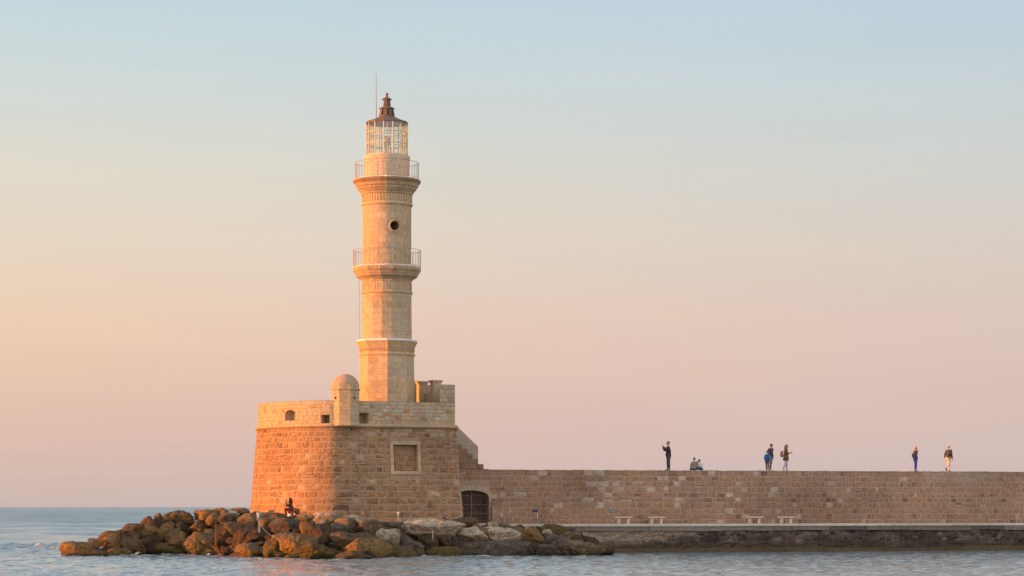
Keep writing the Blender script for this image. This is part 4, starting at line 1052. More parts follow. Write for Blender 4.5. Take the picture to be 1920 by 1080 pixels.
def boulder(x0, x1, y0, y1, tone, label, seed, depth=None, dd=0.0, roughness=1.0, sink=0.28, tip=0.0):
    rng = random.Random(seed); D = bank((x0 + x1) / 2, (y0 + y1) / 2) + dd
    c = at((x0 + x1) / 2, (y0 + y1) / 2, D); wx = (x1 - x0) / 2 * D / F * 1.06; hz = (y1 - y0) / 2 * D / F
    zb = c.z - hz - hz * sink; hz2 = (c.z + hz - zb) / 2; cz = (c.z + hz + zb) / 2
    dep = depth if depth else max(0.5 * wx, min(wx, hz * 1.5)) * rng.uniform(.85, 1.1)
    planes = []
    for _ in range(11):
        n = Vector((rng.gauss(0, 1), rng.gauss(0, 1), rng.gauss(0, .8))).normalized(); planes.append((n, rng.uniform(.52, .90)))
    planes += [(Vector((0, 0, 1)), rng.uniform(.7, .95)), (Vector((rng.uniform(-.5, .5), -1, rng.uniform(-.2, .5))).normalized(), rng.uniform(.65, .9)), (Vector((-1, rng.uniform(-.5, .2), rng.uniform(-.2, .4))).normalized(), rng.uniform(.7, .95))]
    V, Fc = ico(5 if x1 - x0 > 70 else (4 if max(x1 - x0, y1 - y0) > 18 else 3)); sd = Vector((rng.uniform(0, 99), rng.uniform(0, 99), rng.uniform(0, 99)))
    dims = (wx, dep, hz2); rm = (wx * dep * hz2) ** (1 / 3); amp = min(rm, 0.75 * min(dims) * 1.4) * roughness
    out = []
    for d in V:
        r = 0.0
        for n, h in planes:
            q = n.dot(d)
            if q > 0.02: r += (q / h) ** 44
        r = (r + 1.0) ** (-1 / 44) if r > 0 else 1.0
        out.append(d * r)
    def fit(pts):
        lo = [min(p[i] for p in pts) for i in range(3)]; hi = [max(p[i] for p in pts) for i in range(3)]
        return [Vector([(p[i] - (lo[i] + hi[i]) / 2) / ((hi[i] - lo[i]) / 2) * dims[i] for i in range(3)]) for p in pts]
    vs = []
    for d, p in zip(V, fit(out)):
        f1 = noise.noise(p * (0.8 / rm) + sd); f2 = noise.fractal(p * 2.1 + sd, 0.8, 2.1, 5); cr = abs(noise.noise(p * 1.15 + sd * 2)); c2 = abs(noise.noise(p * 2.6 + sd))
        vs.append(p + d * amp * (0.12 * f1 + 0.135 * f2 - 0.15 * max(0, .08 - cr) / .08 - 0.07 * max(0, .12 - c2) / .12))
    vs = fit(vs)
    if tip: vs = [(q[0] + tip * q[2], q[1], q[2]) for q in vs]
    mb = MB(); mb.add(vs, Fc, (1, 1, 1), 0, True)
    o = mb.build('boulder', RM[tone]); o.location = (c.x, c.y, cz); tag(o, label, 'boulder', 'boulders of the rock bank'); return o
ROCKS = [
 (113, 174, 1014, 1046, 'o', 'big ochre boulder at the far seaward tip of the bank, sloping into the water'),
 (136, 202, 1029, 1045, 'b', 'low brown slab at the waterline just behind the seaward tip boulder'),
 (160, 189, 1009, 1030, 'o', 'small flat ochre rock on the skyline beside the seaward tip boulder'),
 (185, 237, 992, 1024, 'b', 'dark overhanging boulder with a lit left end, second step of the bank skyline'),
 (224, 268, 981, 1004, 'b', 'flattish brown boulder on the skyline above the overhanging boulder'),
 (194, 226, 1005, 1034, 'o', 'ochre rock leaning under the dark overhanging boulder'),
 (207, 268, 1006, 1042, 'b', 'large brown boulder with an ochre fin on its left side near the waterline'),
 (198, 228, 1027, 1045, 'o', 'ochre rock at the waterline left of the pointed ochre rock'),
 (222, 251, 1026, 1045, 'o', 'pointed ochre rock at the waterline touching the water with a cube shaped top'),
 (232, 262, 997, 1016, 'b', 'brown knob of rock between the skyline slab and the finned boulder'),
 (262, 292, 967, 992, 'b', 'rounded brown boulder on the skyline left of the small pointed peak'),
 (253, 298, 983, 1010, 'o', 'ochre faced boulder in the upper bank below the rounded skyline boulder'),
 (250, 307, 1002, 1034, 'd', 'long dark brown boulder lying across the lower bank'),
 (260, 274, 1022, 1042, 'o', 'narrow upright ochre rock by the little splash at the waterline'),
 (288, 304, 961.5, 980, 'b', 'small pointed rock standing up on the skyline'),
 (304, 331, 959.5, 980, 'b', 'brown rock on the skyline right of the small pointed peak'),
 (318, 368, 956, 983, 'b', 'broad brown skyline boulder with a jagged top edge'),
 (278, 320, 974, 998, 'd', 'dark rounded boulder below the small pointed peak'),
 (300, 332, 976, 999, 'o', 'smooth ochre boulder left of the dark boulder with the lit edge'),
 (327, 357, 972, 1000, 'd', 'dark boulder with one thin lit edge on its left'),
 (352, 404, 969, 1002, 'b', 'massive brown boulder in the middle of the upper bank'),
 (364, 414, 954.5, 977, 'o', 'long ochre boulder on the skyline above the massive brown one'),
 (387, 416, 961, 986, 'o', 'ochre boulder tucked right of the massive brown boulder'),
 (410, 429, 955, 979, 'o', 'brightly lit upright pointed rock near the top of the bank'),
 (409, 455, 961, 989, 'g', 'greenish grey boulder with a lit lower left corner near the bank top'),
 (398, 432, 951.5, 966, 'o', 'ochre rock on the topmost ridge left of the bastion'),
 (426, 468, 951.5, 966, 't', 'tan rock on the topmost ridge touching the bastion corner'),
 (426, 450, 956.5, 967, 'p', 'pale cream stone lying on the ridge'),
 (294, 319, 985, 1014, 'o', 'ochre boulder in the middle of the left bank, left of the dark cavity boulder'),
 (277, 298, 984, 1010, 'o', 'ochre boulder partly behind the long dark boulder'),
 (313, 354, 987, 1006, 'b', 'flat brown rock resting behind the boulder with the dark cavity'),
 (307, 356, 992, 1026, 'o', 'ochre boulder with a dark cavity under its right side'),
 (280, 356, 1017, 1043, 'y', 'low wide ochre and olive boulder at the waterline left of the largest boulder'),
 (341, 442, 994, 1048, 'o', 'largest boulder of the bank, grey topped with an ochre face at the water'),
 (384, 409, 991, 1012, 'b', 'small brown rock peeping over the largest boulder'),
 (402, 438, 981, 1032, 'd', 'dark narrow boulder in the gap right of the largest boulder'),
 (411, 457, 978, 1012, 'b', 'brown boulder with a lit left facet above the dark gap'),
 (437, 513, 987, 1022, 'd', 'big rounded dark red brown boulder below the post lamp'),
 (440, 495, 1016, 1051, 'o', 'squarish boulder with a round hole in its lit left face'),
 (445, 482, 962, 990, 't', 'flat topped tan boulder left of the post lamp'),
 (447, 484, 972, 998, 'b', 'brown boulder directly behind the post of the post lamp'),
 (492, 542, 1004, 1051, 'y', 'ochre and olive wedge shaped boulder right of the boulder with the hole'),
 (512, 596, 995, 1046, 'o', 'very large boulder with a broad sloping face, right of the wedge boulder'),
 (554, 636, 1017, 1052, 'y', 'olive green boulder with an ochre left end sitting in the water'),
 (487, 529, 969, 998, 'b', 'brown boulder just right of the post lamp'),
 (507, 567, 971, 1006, 'g', 'broad grey brown boulder above the very large sloping boulder'),
 (561, 600, 977, 1006, 'b', 'brown boulder with a lit left face and whitish right edge'),
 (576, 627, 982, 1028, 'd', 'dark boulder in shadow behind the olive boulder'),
 (553, 596, 964, 982, 't', 'bright orange topped boulder at the foot of the wall beside the seated woman'),
 (581, 634, 959, 986, 'p', 'pale angular boulder against the foot of the bastion'),
 (504, 544, 961, 982, 'b', 'brown boulder in front of the seated woman'),
 (532, 562, 1039, 1052, 'y', 'small low olive rock awash between two bigger boulders'),
 (507, 526, 1002, 1020, 'b', 'small brown rock wedged above the wedge shaped boulder'),
 (621, 673, 969, 1001, 't', 'rounded tan boulder at the left of the pale boulders'),
 (641, 680, 965, 984, 'p', 'pale rounded boulder behind the rounded tan one'),
 (598, 652, 981, 1008, 'g', 'grey boulder with white lichen under the tan boulder'),
 (622, 706, 997, 1034, 'b', 'wide brown boulder with an ochre rounded left end'),
 (629, 734, 1008, 1045, 'o', 'long ochre faced boulder with a shadowed dark right half'),
 (668, 720, 973, 1016, 't', 'pyramid shaped tan boulder under the curved white cable'),
 (702, 750, 990, 1026, 'p', 'rounded pale boulder right of the pyramid shaped one'),
 (630, 700, 1032, 1053, 'b', 'low reddish brown dome of rock awash at the waterline'),
 (698, 785, 1023, 1051, 'y', 'low spiky olive and orange rock awash at the waterline'),
 (730, 796, 1004, 1045, 'g', 'blue grey boulder right of the long ochre faced boulder'),
 (744, 870, 971, 1016, 'p', 'huge pale limestone boulder with a rough rounded top'),
 (850, 915, 986, 1024, 'p', 'pale pitted boulder joined to the right of the huge limestone one'),
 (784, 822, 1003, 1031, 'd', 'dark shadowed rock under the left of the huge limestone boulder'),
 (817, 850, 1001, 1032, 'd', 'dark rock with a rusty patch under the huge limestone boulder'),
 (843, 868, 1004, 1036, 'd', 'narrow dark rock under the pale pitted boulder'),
 (786, 866, 1024, 1044, 'y', 'low yellow ochre rock at the waterline under the dark rocks'),
 (862, 1004, 1011, 1045, 'g', 'longest flat grey boulder with a yellow underside at the waterline'),
 (886, 922, 981, 1017, 'o', 'orange brown slab leaning to the right between pale boulders'),
 (903, 980, 986, 1022, 'p', 'broad pale boulder left of the orange brown block'),
 (911, 935, 978.5, 994, 'p', 'small pale rock at the edge of the quay paving'),
 (929, 960, 979.5, 996, 't', 'tan rock under the small white lamp'),
 (843, 896, 969, 990, 'b', 'earthy brown mound of rock at the foot of the iron gate'),
 (977, 1022, 986, 1026, 'o', 'tall orange brown block standing above the flat grey boulder'),
 (960, 981, 986, 1001, 'o', 'small ochre rock left of the tall orange brown block'),
 (1012, 1063, 982, 1008, 'y', 'olive brown boulder rising to the quay edge'),
 (1013, 1036, 992, 1012, 'p', 'rounded pale pinkish rock right of the tall orange brown block'),
 (1018, 1057, 1001, 1024, 'g', 'dark rock with a pale flat top in a shaded hollow'),
 (1048, 1093, 996, 1029, 't', 'tan boulder sloping right above the last big boulder'),
 (1025, 1070, 1010, 1043, 'g', 'grey tan boulder with two humps'),
 (1006, 1050, 1020, 1046, 'g', 'pointed grey brown rock at the waterline below the two humped one'),
 (1055, 1135, 1012, 1047, 't', 'last big light grey and tan boulder before the open quay wall'),
 (1059, 1080, 988, 1005, 'g', 'small grey rock against the quay wall'),
 (1075, 1093, 995, 1010, 'g', 'smallest grey rock at the start of the hanging cable'),
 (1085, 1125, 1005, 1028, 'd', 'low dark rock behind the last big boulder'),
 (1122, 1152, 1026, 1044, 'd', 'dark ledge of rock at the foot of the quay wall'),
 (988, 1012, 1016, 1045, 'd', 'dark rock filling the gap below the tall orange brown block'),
]
for i, (x0, x1, y0, y1, tone, lab) in enumerate(ROCKS):
    kw = {}
    if 'slab leaning' in lab: kw['tip'] = -0.45
    boulder(x0, x1, y0, y1, tone, lab, 1000 + i * 7, **kw)
# small broken stones between the boulders, coloured dark to paint the gap shade
mb = MB(); rng = random.Random(77); V, Fc = ico(2)
for _ in range(330):
    x = rng.uniform(130, 1130); yw, yt_ = interp(YW, x), interp(YT, x); y = lerp(yw, yt_, rng.uniform(.12, 1.0)); D = bank(x, y) + .25
    p = at(x, y, D); r = rng.uniform(.10, .30); sd = Vector((rng.uniform(0, 50), rng.uniform(0, 50), 0)); sx, sz = rng.uniform(.8, 1.4), rng.uniform(.6, .9)
    vs = []
    for d in V:
        k = r * (1 + .4 * noise.noise(d * 1.5 + sd) + .2 * noise.noise(d * 4 + sd)); vs.append((p.x + d.x * k * sx, p.y + d.y * k, p.z - r * .5 + d.z * k * sz))
    mb.add(vs, Fc, (1, 1, 1), 0, False)
tag(mb.build('rubble', RM['d']), kind='stuff')
# white foam at the foot of the rocks and on the small breaker
mb = MB(); rng = random.Random(9); V, Fc = ico(1)
def blob(p, r, h):
    vs = [(p.x + d.x * r * rng.uniform(.7, 1.3), p.y + d.y * r * rng.uniform(.7, 1.3), p.z + d.z * h * rng.uniform(.6, 1.3)) for d in V]
    mb.add(vs, Fc, (1, 1, 1), 0, True)
for (xa, ya, xb, yb, n, r, h) in [(255, 1039, 262, 1035, 16, .05, .06), (236, 1041, 250, 1040, 12, .06, .03), (190, 1041.5, 200, 1041, 8, .05, .025), (384, 1041, 392, 1038.5, 16, .055, .05), (305, 1038.5, 380, 1040, 26, .09, .02),
                                  (440, 1047, 500, 1049, 16, .07, .02), (534, 1049, 560, 1049, 9, .06, .025), (786, 1042, 800, 1041, 12, .09, .025), (1085, 1042, 1100, 1042.5, 10, .05, .02)]:
    for _ in range(n):
        t = rng.random(); x, y = lerp(xa, xb, t) + rng.uniform(-2, 2), lerp(ya, yb, t) + rng.uniform(-.5, .5)
        D = EYE * F / (interp(YW, x) + .5 - HOR); p = at(x, y, D); p.z = max(p.z, .01); blob(p, r * rng.uniform(.4, 1.2), h * rng.uniform(.4, 1.2))
for (cx, cy, wx, n) in ((-30.0, 160.3, 0.8, 14), (-31.4, 161.1, .3, 9)):
    for _ in range(n):
        x = cx + rng.gauss(0, wx * .5); y = cy + rng.gauss(0, .25); z = .42 * math.exp(-((x + 30.4) / 1.8) ** 2 - ((y - 161.5) / .9) ** 2) + .04
        blob(Vector((x, y, z)), rng.uniform(.03, .10), rng.uniform(.015, .04))
tag(mb.build('foam', simple('foam', (.72, .70, .68), .8)), kind='stuff')
# ------------------------------------------------------------------ floodlights on the rocks
def lamp(x, y0, ybase, D, label, style, head_m, cable=None, aim=(0.1, 0.5, 0.85), size=.2, post_m=None):
    p = at(x, y0, D); b = at(x, ybase, D); o = empty('floodlight', tuple(b)); tag(o, label, 'floodlight', 'floodlights aimed up at the lighthouse')
    h = p.z - b.z; A = Vector(aim).normalized()
    Q = A.to_track_quat('Z', 'Y').to_matrix().to_4x4(); Mh = Matrix.Translation((0, 0, h)) @ Q
    mb = MB()
    prof = [(.03, -size * .9), (size * .32, -size * .8), (size * .42, -size * .3), (size * .72, size * .25), (size * .95, size * .75), (size * .88, size * .78), (size * .3, size * .1)]
    n = 14; vs = []; fs = []
    for r, z in prof:
        for j in range(n): vs.append(Mh @ Vector((r * math.cos(2 * math.pi * j / n), r * math.sin(2 * math.pi * j / n), z)))
    for i in range(len(prof) - 1):
        for j in range(n): fs.append((i * n + j, i * n + (j + 1) % n, (i + 1) * n + (j + 1) % n, (i + 1) * n + j))
    fs.append(tuple(range(n))); fs.append(tuple((len(prof) - 1) * n + j for j in range(n)))
    mb.add(vs, fs, (1, 1, 1), 0, True); mb.build('lamp_head', head_m, o)
    mb = MB()
    if style == 'post':
        mb.box((-.055, -.04, -.12), (.055, .04, h - size * .9), bevel=.008); mb.box((-.14, -.05, h - size * 1.0), (.26, .05, h - size * .86))
        mb.tube([(-size * .6, 0, h), (-size * .6, 0, h - size * .9)], .015, 6); mb.tube([(size * .6, 0, h), (size * .6, 0, h - size * .9)], .015, 6)
    elif style == 'pole': mb.tube([(0, 0, -.05), (0, 0, h - size * .55)], .028, 8)
    elif style == 'tripod':
        for k in range(3):
            a = 2 * math.pi * k / 3 + .5; mb.tube([(.02 * math.cos(a), .02 * math.sin(a), h - size * .5), (.22 * math.cos(a), .22 * math.sin(a), -.05)], .016, 6)
    else:
        mb.tube([(0, 0, h - size * .4), (0, 0, -.02)], .03, 8); mb.box((-.11, -.09, -.14), (.11, .09, .0), bevel=.01)
    mb.build('lamp_stand', post_m or M_POST, o)
    if cable:
        mb = MB(); mb.tube([tuple(at(cx, cy, D - .15 - .05 * k) - b) for k, (cx, cy) in enumerate(cable)], .014, 6); mb.build('power_cable', M_CABLE, o)
    return o
lamp(486, 968, 994, 130.6, 'grey floodlight on a short lit post standing among the left boulders', 'post', M_LAMPG, [(487, 978), (490, 987), (497, 995), (505, 1002), (512, 1008)], (.1, .35, .9), .21)
lamp(685, 964.5, 975, 136.0, 'dark floodlight on the pyramid boulder with a curved white cable', 'stub', M_LAMPD, [(685, 973), (677, 981), (671, 991), (664, 997), (657, 998.5), (650, 997.5)], (-.5, .5, .7), .17, M_IRON)
lamp(747.5, 963.5, 973, 137.2, 'small white floodlight at the wall with a short loose cable', 'stub', M_LAMPW, [(749, 973), (754, 976), (747, 980), (740, 982), (731, 983)], (0, .2, .95), .12, M_POST)
lamp(833, 971, 985, 138.3, 'dark tripod floodlight standing on the huge limestone boulder', 'tripod', M_LAMPD, None, (-.75, .2, .6), .17, M_LAMPD)
lamp(941, 967.5, 979, 143.6, 'small white floodlight on a block at the edge of the quay paving', 'stub', M_LAMPW, None, (-.35, .2, .9), .13, M_LAMPD)
lamp(1145.5, 957, 983, 146.6, 'large blue grey floodlight on a thin pole at the quay edge', 'pole', M_LAMPG, None, (-.62, .1, .75), .19)
# little things lying about
mb = MB(); p = at(1003, 958, 151.5); mb.box((p.x - .17, p.y - .1, p.z - .085), (p.x + .17, p.y + .1, p.z + .085), bevel=.012)
b_ = mb.build('meter_box', simple('dark_box', (.03, .032, .042), .5)); tag(b_, 'dark box fixed above the stepped buttress by the gate', 'box')
mb = MB(); mb.tube([(p.x + .15, p.y - .02, p.z - .08), (p.x + .15, p.y - .02, p.z - .42)], .022, 6); mb.build('conduit', M_WHITE, b_)
mb = MB(); q0_, q1_ = at(811.5, 995, 133.2), at(811.8, 1014, 132.9); mb.tube([q0_, q1_], .024, 8); tag(mb.build('pipe', simple('pale_pipe', (.20, .16, .12))), 'short pipe standing against the huge limestone boulder', 'pipe')
p = at(876, 975.5, 142.3)
mb = MB(); mb.ellipsoid(p, (.22, .16, .10), 14, 8, fn=lambda d, q: q * (1 + .25 * noise.noise(d * 2.5))); tag(mb.build('tarpaulin', M_BLUE), 'crumpled blue tarpaulin at the foot of the iron gate', 'tarpaulin')
# ------------------------------------------------------------------ people
def skin_mesh(joints, edges, radii, root, sub=1):
    names = list(joints); me = bpy.data.meshes.new('tmp'); me.from_pydata([joints[n] for n in names], [(names.index(a), names.index(b)) for a, b in edges], [])
    o = bpy.data.objects.new('tmp', me); COL.objects.link(o)
    o.modifiers.new('s', 'SKIN'); sv = me.skin_vertices[0].data
    for i, n in enumerate(names):
        r = radii[n]; sv[i].radius = r if isinstance(r, tuple) else (r, r); sv[i].use_root = n == root
    m = o.modifiers.new('u', 'SUBSURF'); m.levels = sub; m.render_levels = sub
    dg = bpy.context.evaluated_depsgraph_get(); ev = o.evaluated_get(dg); em = ev.to_mesh()
    vs = [v.co.copy() for v in em.vertices]; fs = [tuple(p.vertices) for p in em.polygons]
    ev.to_mesh_clear(); bpy.data.objects.remove(o); bpy.data.meshes.remove(me)
    return vs, fs
SKIN = simple('skin', (0.52, 0.29, 0.20), .6, 0, .06)
EYEM = simple('eye', (0.03, 0.02, 0.02), .4, 0, 0)
_cm = {}
def cloth(rgb):
    if rgb not in _cm: _cm[rgb] = simple('cloth', rgb, .9, 0, .18, 9, .3)
    return _cm[rgb]
BASEJ = dict(pelvis=(0, 0, .95), waist=(0, 0, 1.09), chest=(.01, 0, 1.30), neck=(.0, 0, 1.475), skull=(.02, 0, 1.56),
             shL=(0, .17, 1.41), elL=(-.02, .22, 1.13), wrL=(.06, .23, .89), shR=(0, -.17, 1.41), elR=(-.02, -.22, 1.13), wrR=(.06, -.23, .89),
             hipL=(0, .09, .90), knL=(.03, .10, .50), anL=(-.02, .10, .09), toL=(.13, .115, .035), hipR=(0, -.09, .90), knR=(.03, -.10, .50), anR=(-.02, -.10, .09), toR=(.13, -.115, .035))
ARMS = [(a + s, b + s) if a != 'chest' else ('chest', 'sh' + s) for s in 'LR' for a, b in (('chest', 'sh'), ('sh', 'el'), ('el', 'wr'))]
LEGS = [('pelvis', 'hip' + s) if a == 'pelvis' else (a + s, b + s) for s in 'LR' for a, b in (('pelvis', 'hip'), ('hip', 'kn'), ('kn', 'an'), ('an', 'to'))]
RAD = dict(pelvis=.125, waist=.115, chest=.135, neck=.055, skull=.055, sh=.062, el=.043, wr=.028, hip=.088, kn=.058, an=.038, to=.032)
def rad(n, k=1.0, add=0.0):
    return RAD.get(n, RAD.get(n[:-1], .05)) * k + add
def person(label, pos, heading, H, pose, tops, legs, shoes, hair, hair_style='short', fat=1.0, head=(0, 0, 0), coat=None, sleeves=None, group='people on the breakwater wall'):
    """one continuous body; hair and clothes are its children"""
    k = H / 1.75; J = dict(BASEJ); J.update(pose); J = {n: Vector(p) * k for n, p in J.items()}
    body = MB()
    E = [('pelvis', 'waist'), ('waist', 'chest'), ('chest', 'neck'), ('neck', 'skull')] + ARMS + LEGS
    vs, fs = skin_mesh(J, E, {n: rad(n) * k * .92 for n in J}, 'pelvis'); body.add(vs, fs, smooth=True)
    # head: skull, brow, nose, chin, ears, eyes
    HC = J['skull'] + (J['skull'] - J['neck']).normalized() * .0 + Vector((.012, 0, .085)) * k
    MH = Matrix.Rotation(R(head[0]), 4, 'Z') @ Matrix.Rotation(R(head[1]), 4, 'Y') @ Matrix.Rotation(R(head[2]), 4, 'X')
    def shape(d, p):
        q = p.copy()
        if d.z < 0: q.x *= 1 + .10 * -d.z * (1 if d.x > 0 else -.6); q.y *= 1 - .22 * -d.z
        if d.x > .93 and abs(d.y) < .25 and -.35 < d.z < .12: q.x += .024 * k * (1 - abs(d.y) / .25)
        if d.x > .8 and .12 < d.z < .35: q.x += .004 * k
        if d.x > .6 and d.z < -.62: q.x += .010 * k
        return q
    body.ellipsoid(HC, (.098 * k, .074 * k, .116 * k), 22, 16, fn=shape, M=MH)
    for sg in (-1, 1):
        body.ellipsoid(HC + MH @ (Vector((-.005, sg * .074, -.01)) * k), (.022 * k, .010 * k, .034 * k), 8, 6, M=MH)
        body.ellipsoid(HC + MH @ (Vector((.085, sg * .032, .012)) * k), (.012 * k, .014 * k, .010 * k), 8, 6, mi=1, M=MH)
    body.ellipsoid(HC + MH @ (Vector((.090, 0, -.055)) * k), (.010 * k, .024 * k, .007 * k), 8, 6, mi=1, M=MH)
    for s, sg in (('L', 1), ('R', -1)):      # hands with four fingers and a thumb
        wv = J['wr' + s]; d = (wv - J['el' + s]).normalized(); side = d.cross(Vector((0, 0, 1)));
        if side.length < .2: side = d.cross(Vector((1, 0, 0)))
        side.normalize(); up = side.cross(d)
        pc = wv + d * .048 * k; M = Matrix((d, side, up)).transposed().to_4x4()
        body.ellipsoid(pc, (.054 * k, .040 * k, .018 * k), 10, 8, M=M)
        for f in range(4):
            b0 = wv + d * .085 * k + side * (f - 1.5) * .019 * k; ln = (.062, .072, .068, .052)[f] * k
            b1 = b0 + d * ln * .5 - up * .010 * k; b2 = b0 + d * ln * .85 - up * .032 * k
            body.tube([b0 - d * .02 * k, b0, b1, b2], [.0095 * k, .009 * k, .008 * k, .006 * k], 6)
        b0 = wv + d * .03 * k + side * sg * .034 * k; body.tube([b0, b0 + d * .03 * k + side * sg * .024 * k, b0 + d * .058 * k + side * sg * .026 * k - up * .012 * k], [.012 * k, .010 * k, .007 * k], 6)
    o = body.build('person', [SKIN, EYEM]); o.location = pos; o.rotation_euler = (0, 0, R(heading)); tag(o, label, 'person', group)
    def garment(name, names, E, add, color, scale=1.0, root=None, drop=None):
        JJ = {n: J[n].copy() for n in names}
        if drop: drop(JJ)
        vs, fs = skin_mesh(JJ, E, {n: (rad(n) * (scale if n != 'pelvis' else min(scale, 1.0) * .92) + add) * k for n in names}, root or names[0])
        m_ = MB(); m_.add(vs, fs, smooth=True); return m_.build(name, cloth(color), o)
    def shorten(JJ):
        for s in 'LR':
            JJ['wr' + s] = JJ['el' + s].lerp(JJ['wr' + s], .93)
        JJ['pelvis'] = JJ['pelvis'].lerp(JJ['waist'], -.15); JJ['neck'] = JJ['chest'].lerp(JJ['neck'], .80)
        JJ['waist'] = JJ['waist'] + Vector(((fat - 1) * .16 * k, 0, 0))
    garment('jacket', ['pelvis', 'waist', 'chest', 'neck', 'shL', 'elL', 'wrL', 'shR', 'elR', 'wrR'], [('pelvis', 'waist'), ('waist', 'chest'), ('chest', 'neck')] + ARMS, .028, tops, fat, 'waist', shorten)
    if sleeves:
        for s in 'LR':
            garment('sleeve', ['sh' + s, 'el' + s, 'wr' + s], [('sh' + s, 'el' + s), ('el' + s, 'wr' + s)], .036, sleeves, fat, 'sh' + s, lambda JJ: JJ.update({n: (J['el' + n[-1]].lerp(J['wr' + n[-1]], .93) if n[:2] == 'wr' else p) for n, p in JJ.items()}))
    def leg(JJ):
        for s in 'LR': JJ['an' + s] = JJ['kn' + s].lerp(JJ['an' + s], .97)
    garment('trousers', ['pelvis', 'hipL', 'knL', 'anL', 'hipR', 'knR', 'anR'], [e for e in LEGS if not e[1].startswith('to')], .020, legs, 1.0 + (fat - 1) * .5, 'pelvis', leg)
    for s in 'LR':
        a, t_ = J['an' + s], J['to' + s]; d = (t_ - a); d.z *= .5; M = Matrix.Translation(a.lerp(t_, .42) + Vector((0, 0, -.022)) * k) @ d.to_track_quat('X', 'Z').to_matrix().to_4x4()
        m_ = MB(); vs = []
        m_.ellipsoid((0, 0, 0), (.140 * k, .050 * k, .046 * k), 14, 9, fn=lambda d, q: Vector((q.x, q.y * (1 + .15 * d.x), max(q.z, -.030 * k))))
        m_.v = [M @ Vector(v) for v in m_.v]; m_.build('shoe', cloth(shoes), o)
    hm = MB()
    if hair_style != 'bald':
        def cap(d, p):
            q = p.copy()
            if d.z < -.25 or (d.x > .12 and d.z < .55): q *= .88
            return q
        hm.ellipsoid(HC + MH @ (Vector((-.018, 0, .022)) * k), (.103 * k, .080 * k, .112 * k), 20, 14, fn=cap, M=MH)
    if hair_style == 'bald':
        hm.ellipsoid(HC + MH @ (Vector((-.020, 0, -.008)) * k), (.085 * k, .079 * k, .075 * k), 18, 12, M=MH)
    if hair_style == 'long':
        hb = HC + MH @ (Vector((-.055, 0, .0)) * k)
        hm.tube([hb + Vector((0, 0, .07)) * k, hb + Vector((-.03, 0, -.05)) * k, hb + Vector((-.045, 0, -.18)) * k, hb + Vector((-.03, 0, -.32)) * k, hb + Vector((-.02, 0, -.42)) * k], [.07 * k, .088 * k, .085 * k, .07 * k, .02 * k], 12)
        for sg in (-1, 1): hm.tube([HC + MH @ (Vector((.02, sg * .07, .03)) * k), HC + MH @ (Vector((.01, sg * .085, -.10)) * k), HC + Vector((.02, sg * .09, -.26)) * k, HC + Vector((.03, sg * .08, -.40)) * k], [.03 * k, .04 * k, .038 * k, .012 * k], 8)
    if hair_style == 'bob':
        hm.ellipsoid(HC + MH @ (Vector((-.03, 0, -.025)) * k), (.095 * k, .092 * k, .115 * k), 16, 12, M=MH)
    hm.build('hair', cloth(hair), o)
    if coat:                              # flared skirt of a long coat
        m_ = MB(); zt_, zb_ = J['waist'].z, coat * k; n = 18; vs = []; prof = [(.135, .175, zt_), (.175, .222, J['pelvis'].z), (.19, .232, lerp(J['pelvis'].z, zb_, .5)), (.20, .235, zb_), (.15, .175, zb_ + .01)]
        for rx, ry, z in prof:
            for j in range(n):
                a = 2 * math.pi * j / n; f = 1 + .05 * math.sin(5 * a) * (zt_ - z)
                vs.append((rx * k * math.cos(a) * f + .01, ry * k * math.sin(a) * f, z))
        fs = [(i * n + j, i * n + (j + 1) % n, (i + 1) * n + (j + 1) % n, (i + 1) * n + j) for i in range(len(prof) - 1) for j in range(n)]
        m_.add(vs, fs, smooth=True); m_.build('coat_skirt', cloth(tops), o)
    return o, J, k
def on_wall(x, back):
    A = WA - WN * back; u = u_of(x, A); p = A + WT * u; return (p.x, p.y, WTOP + .004)
def local(o, v): return Matrix.Translation(o.location) @ o.rotation_euler.to_matrix().to_4x4() @ v
def backpack(o, c, r, rgb, label, rz=0.0):
    m_ = MB()
    def sq(d, p):
        f = lambda t: math.copysign(abs(t) ** .6, t); return Vector((f(d.x) * r[0], f(d.y) * r[1], f(d.z) * r[2]))
    m_.ellipsoid((0, 0, 0), r, 18, 12, fn=sq); m_.ellipsoid((-r[0] * .75, 0, -r[2] * .25), (r[0] * .5, r[1] * .75, r[2] * .45), 14, 8)
    for sg in (-1, 1): m_.tube([(r[0] * .6, sg * r[1] * .55, r[2] * .85), (r[0] * 1.5, sg * r[1] * .6, r[2] * 1.12), (r[0] * 2.1, sg * r[1] * .62, r[2] * .5), (r[0] * 1.4, sg * r[1] * .7, -r[2] * .7)], .016, 6)
    b = m_.build('backpack', cloth(rgb)); b.location = local(o, Vector(c)); b.rotation_euler = (0, 0, o.rotation_euler.z + rz); tag(b, label, 'backpack'); return b

walkL = dict(hipL=(0, .09, .90), knL=(.16, .10, .50), anL=(.14, .10, .09), toL=(.29, .11, .035), knR=(-.02, -.10, .49), anR=(-.24, -.10, .15), toR=(-.11, -.11, .04))
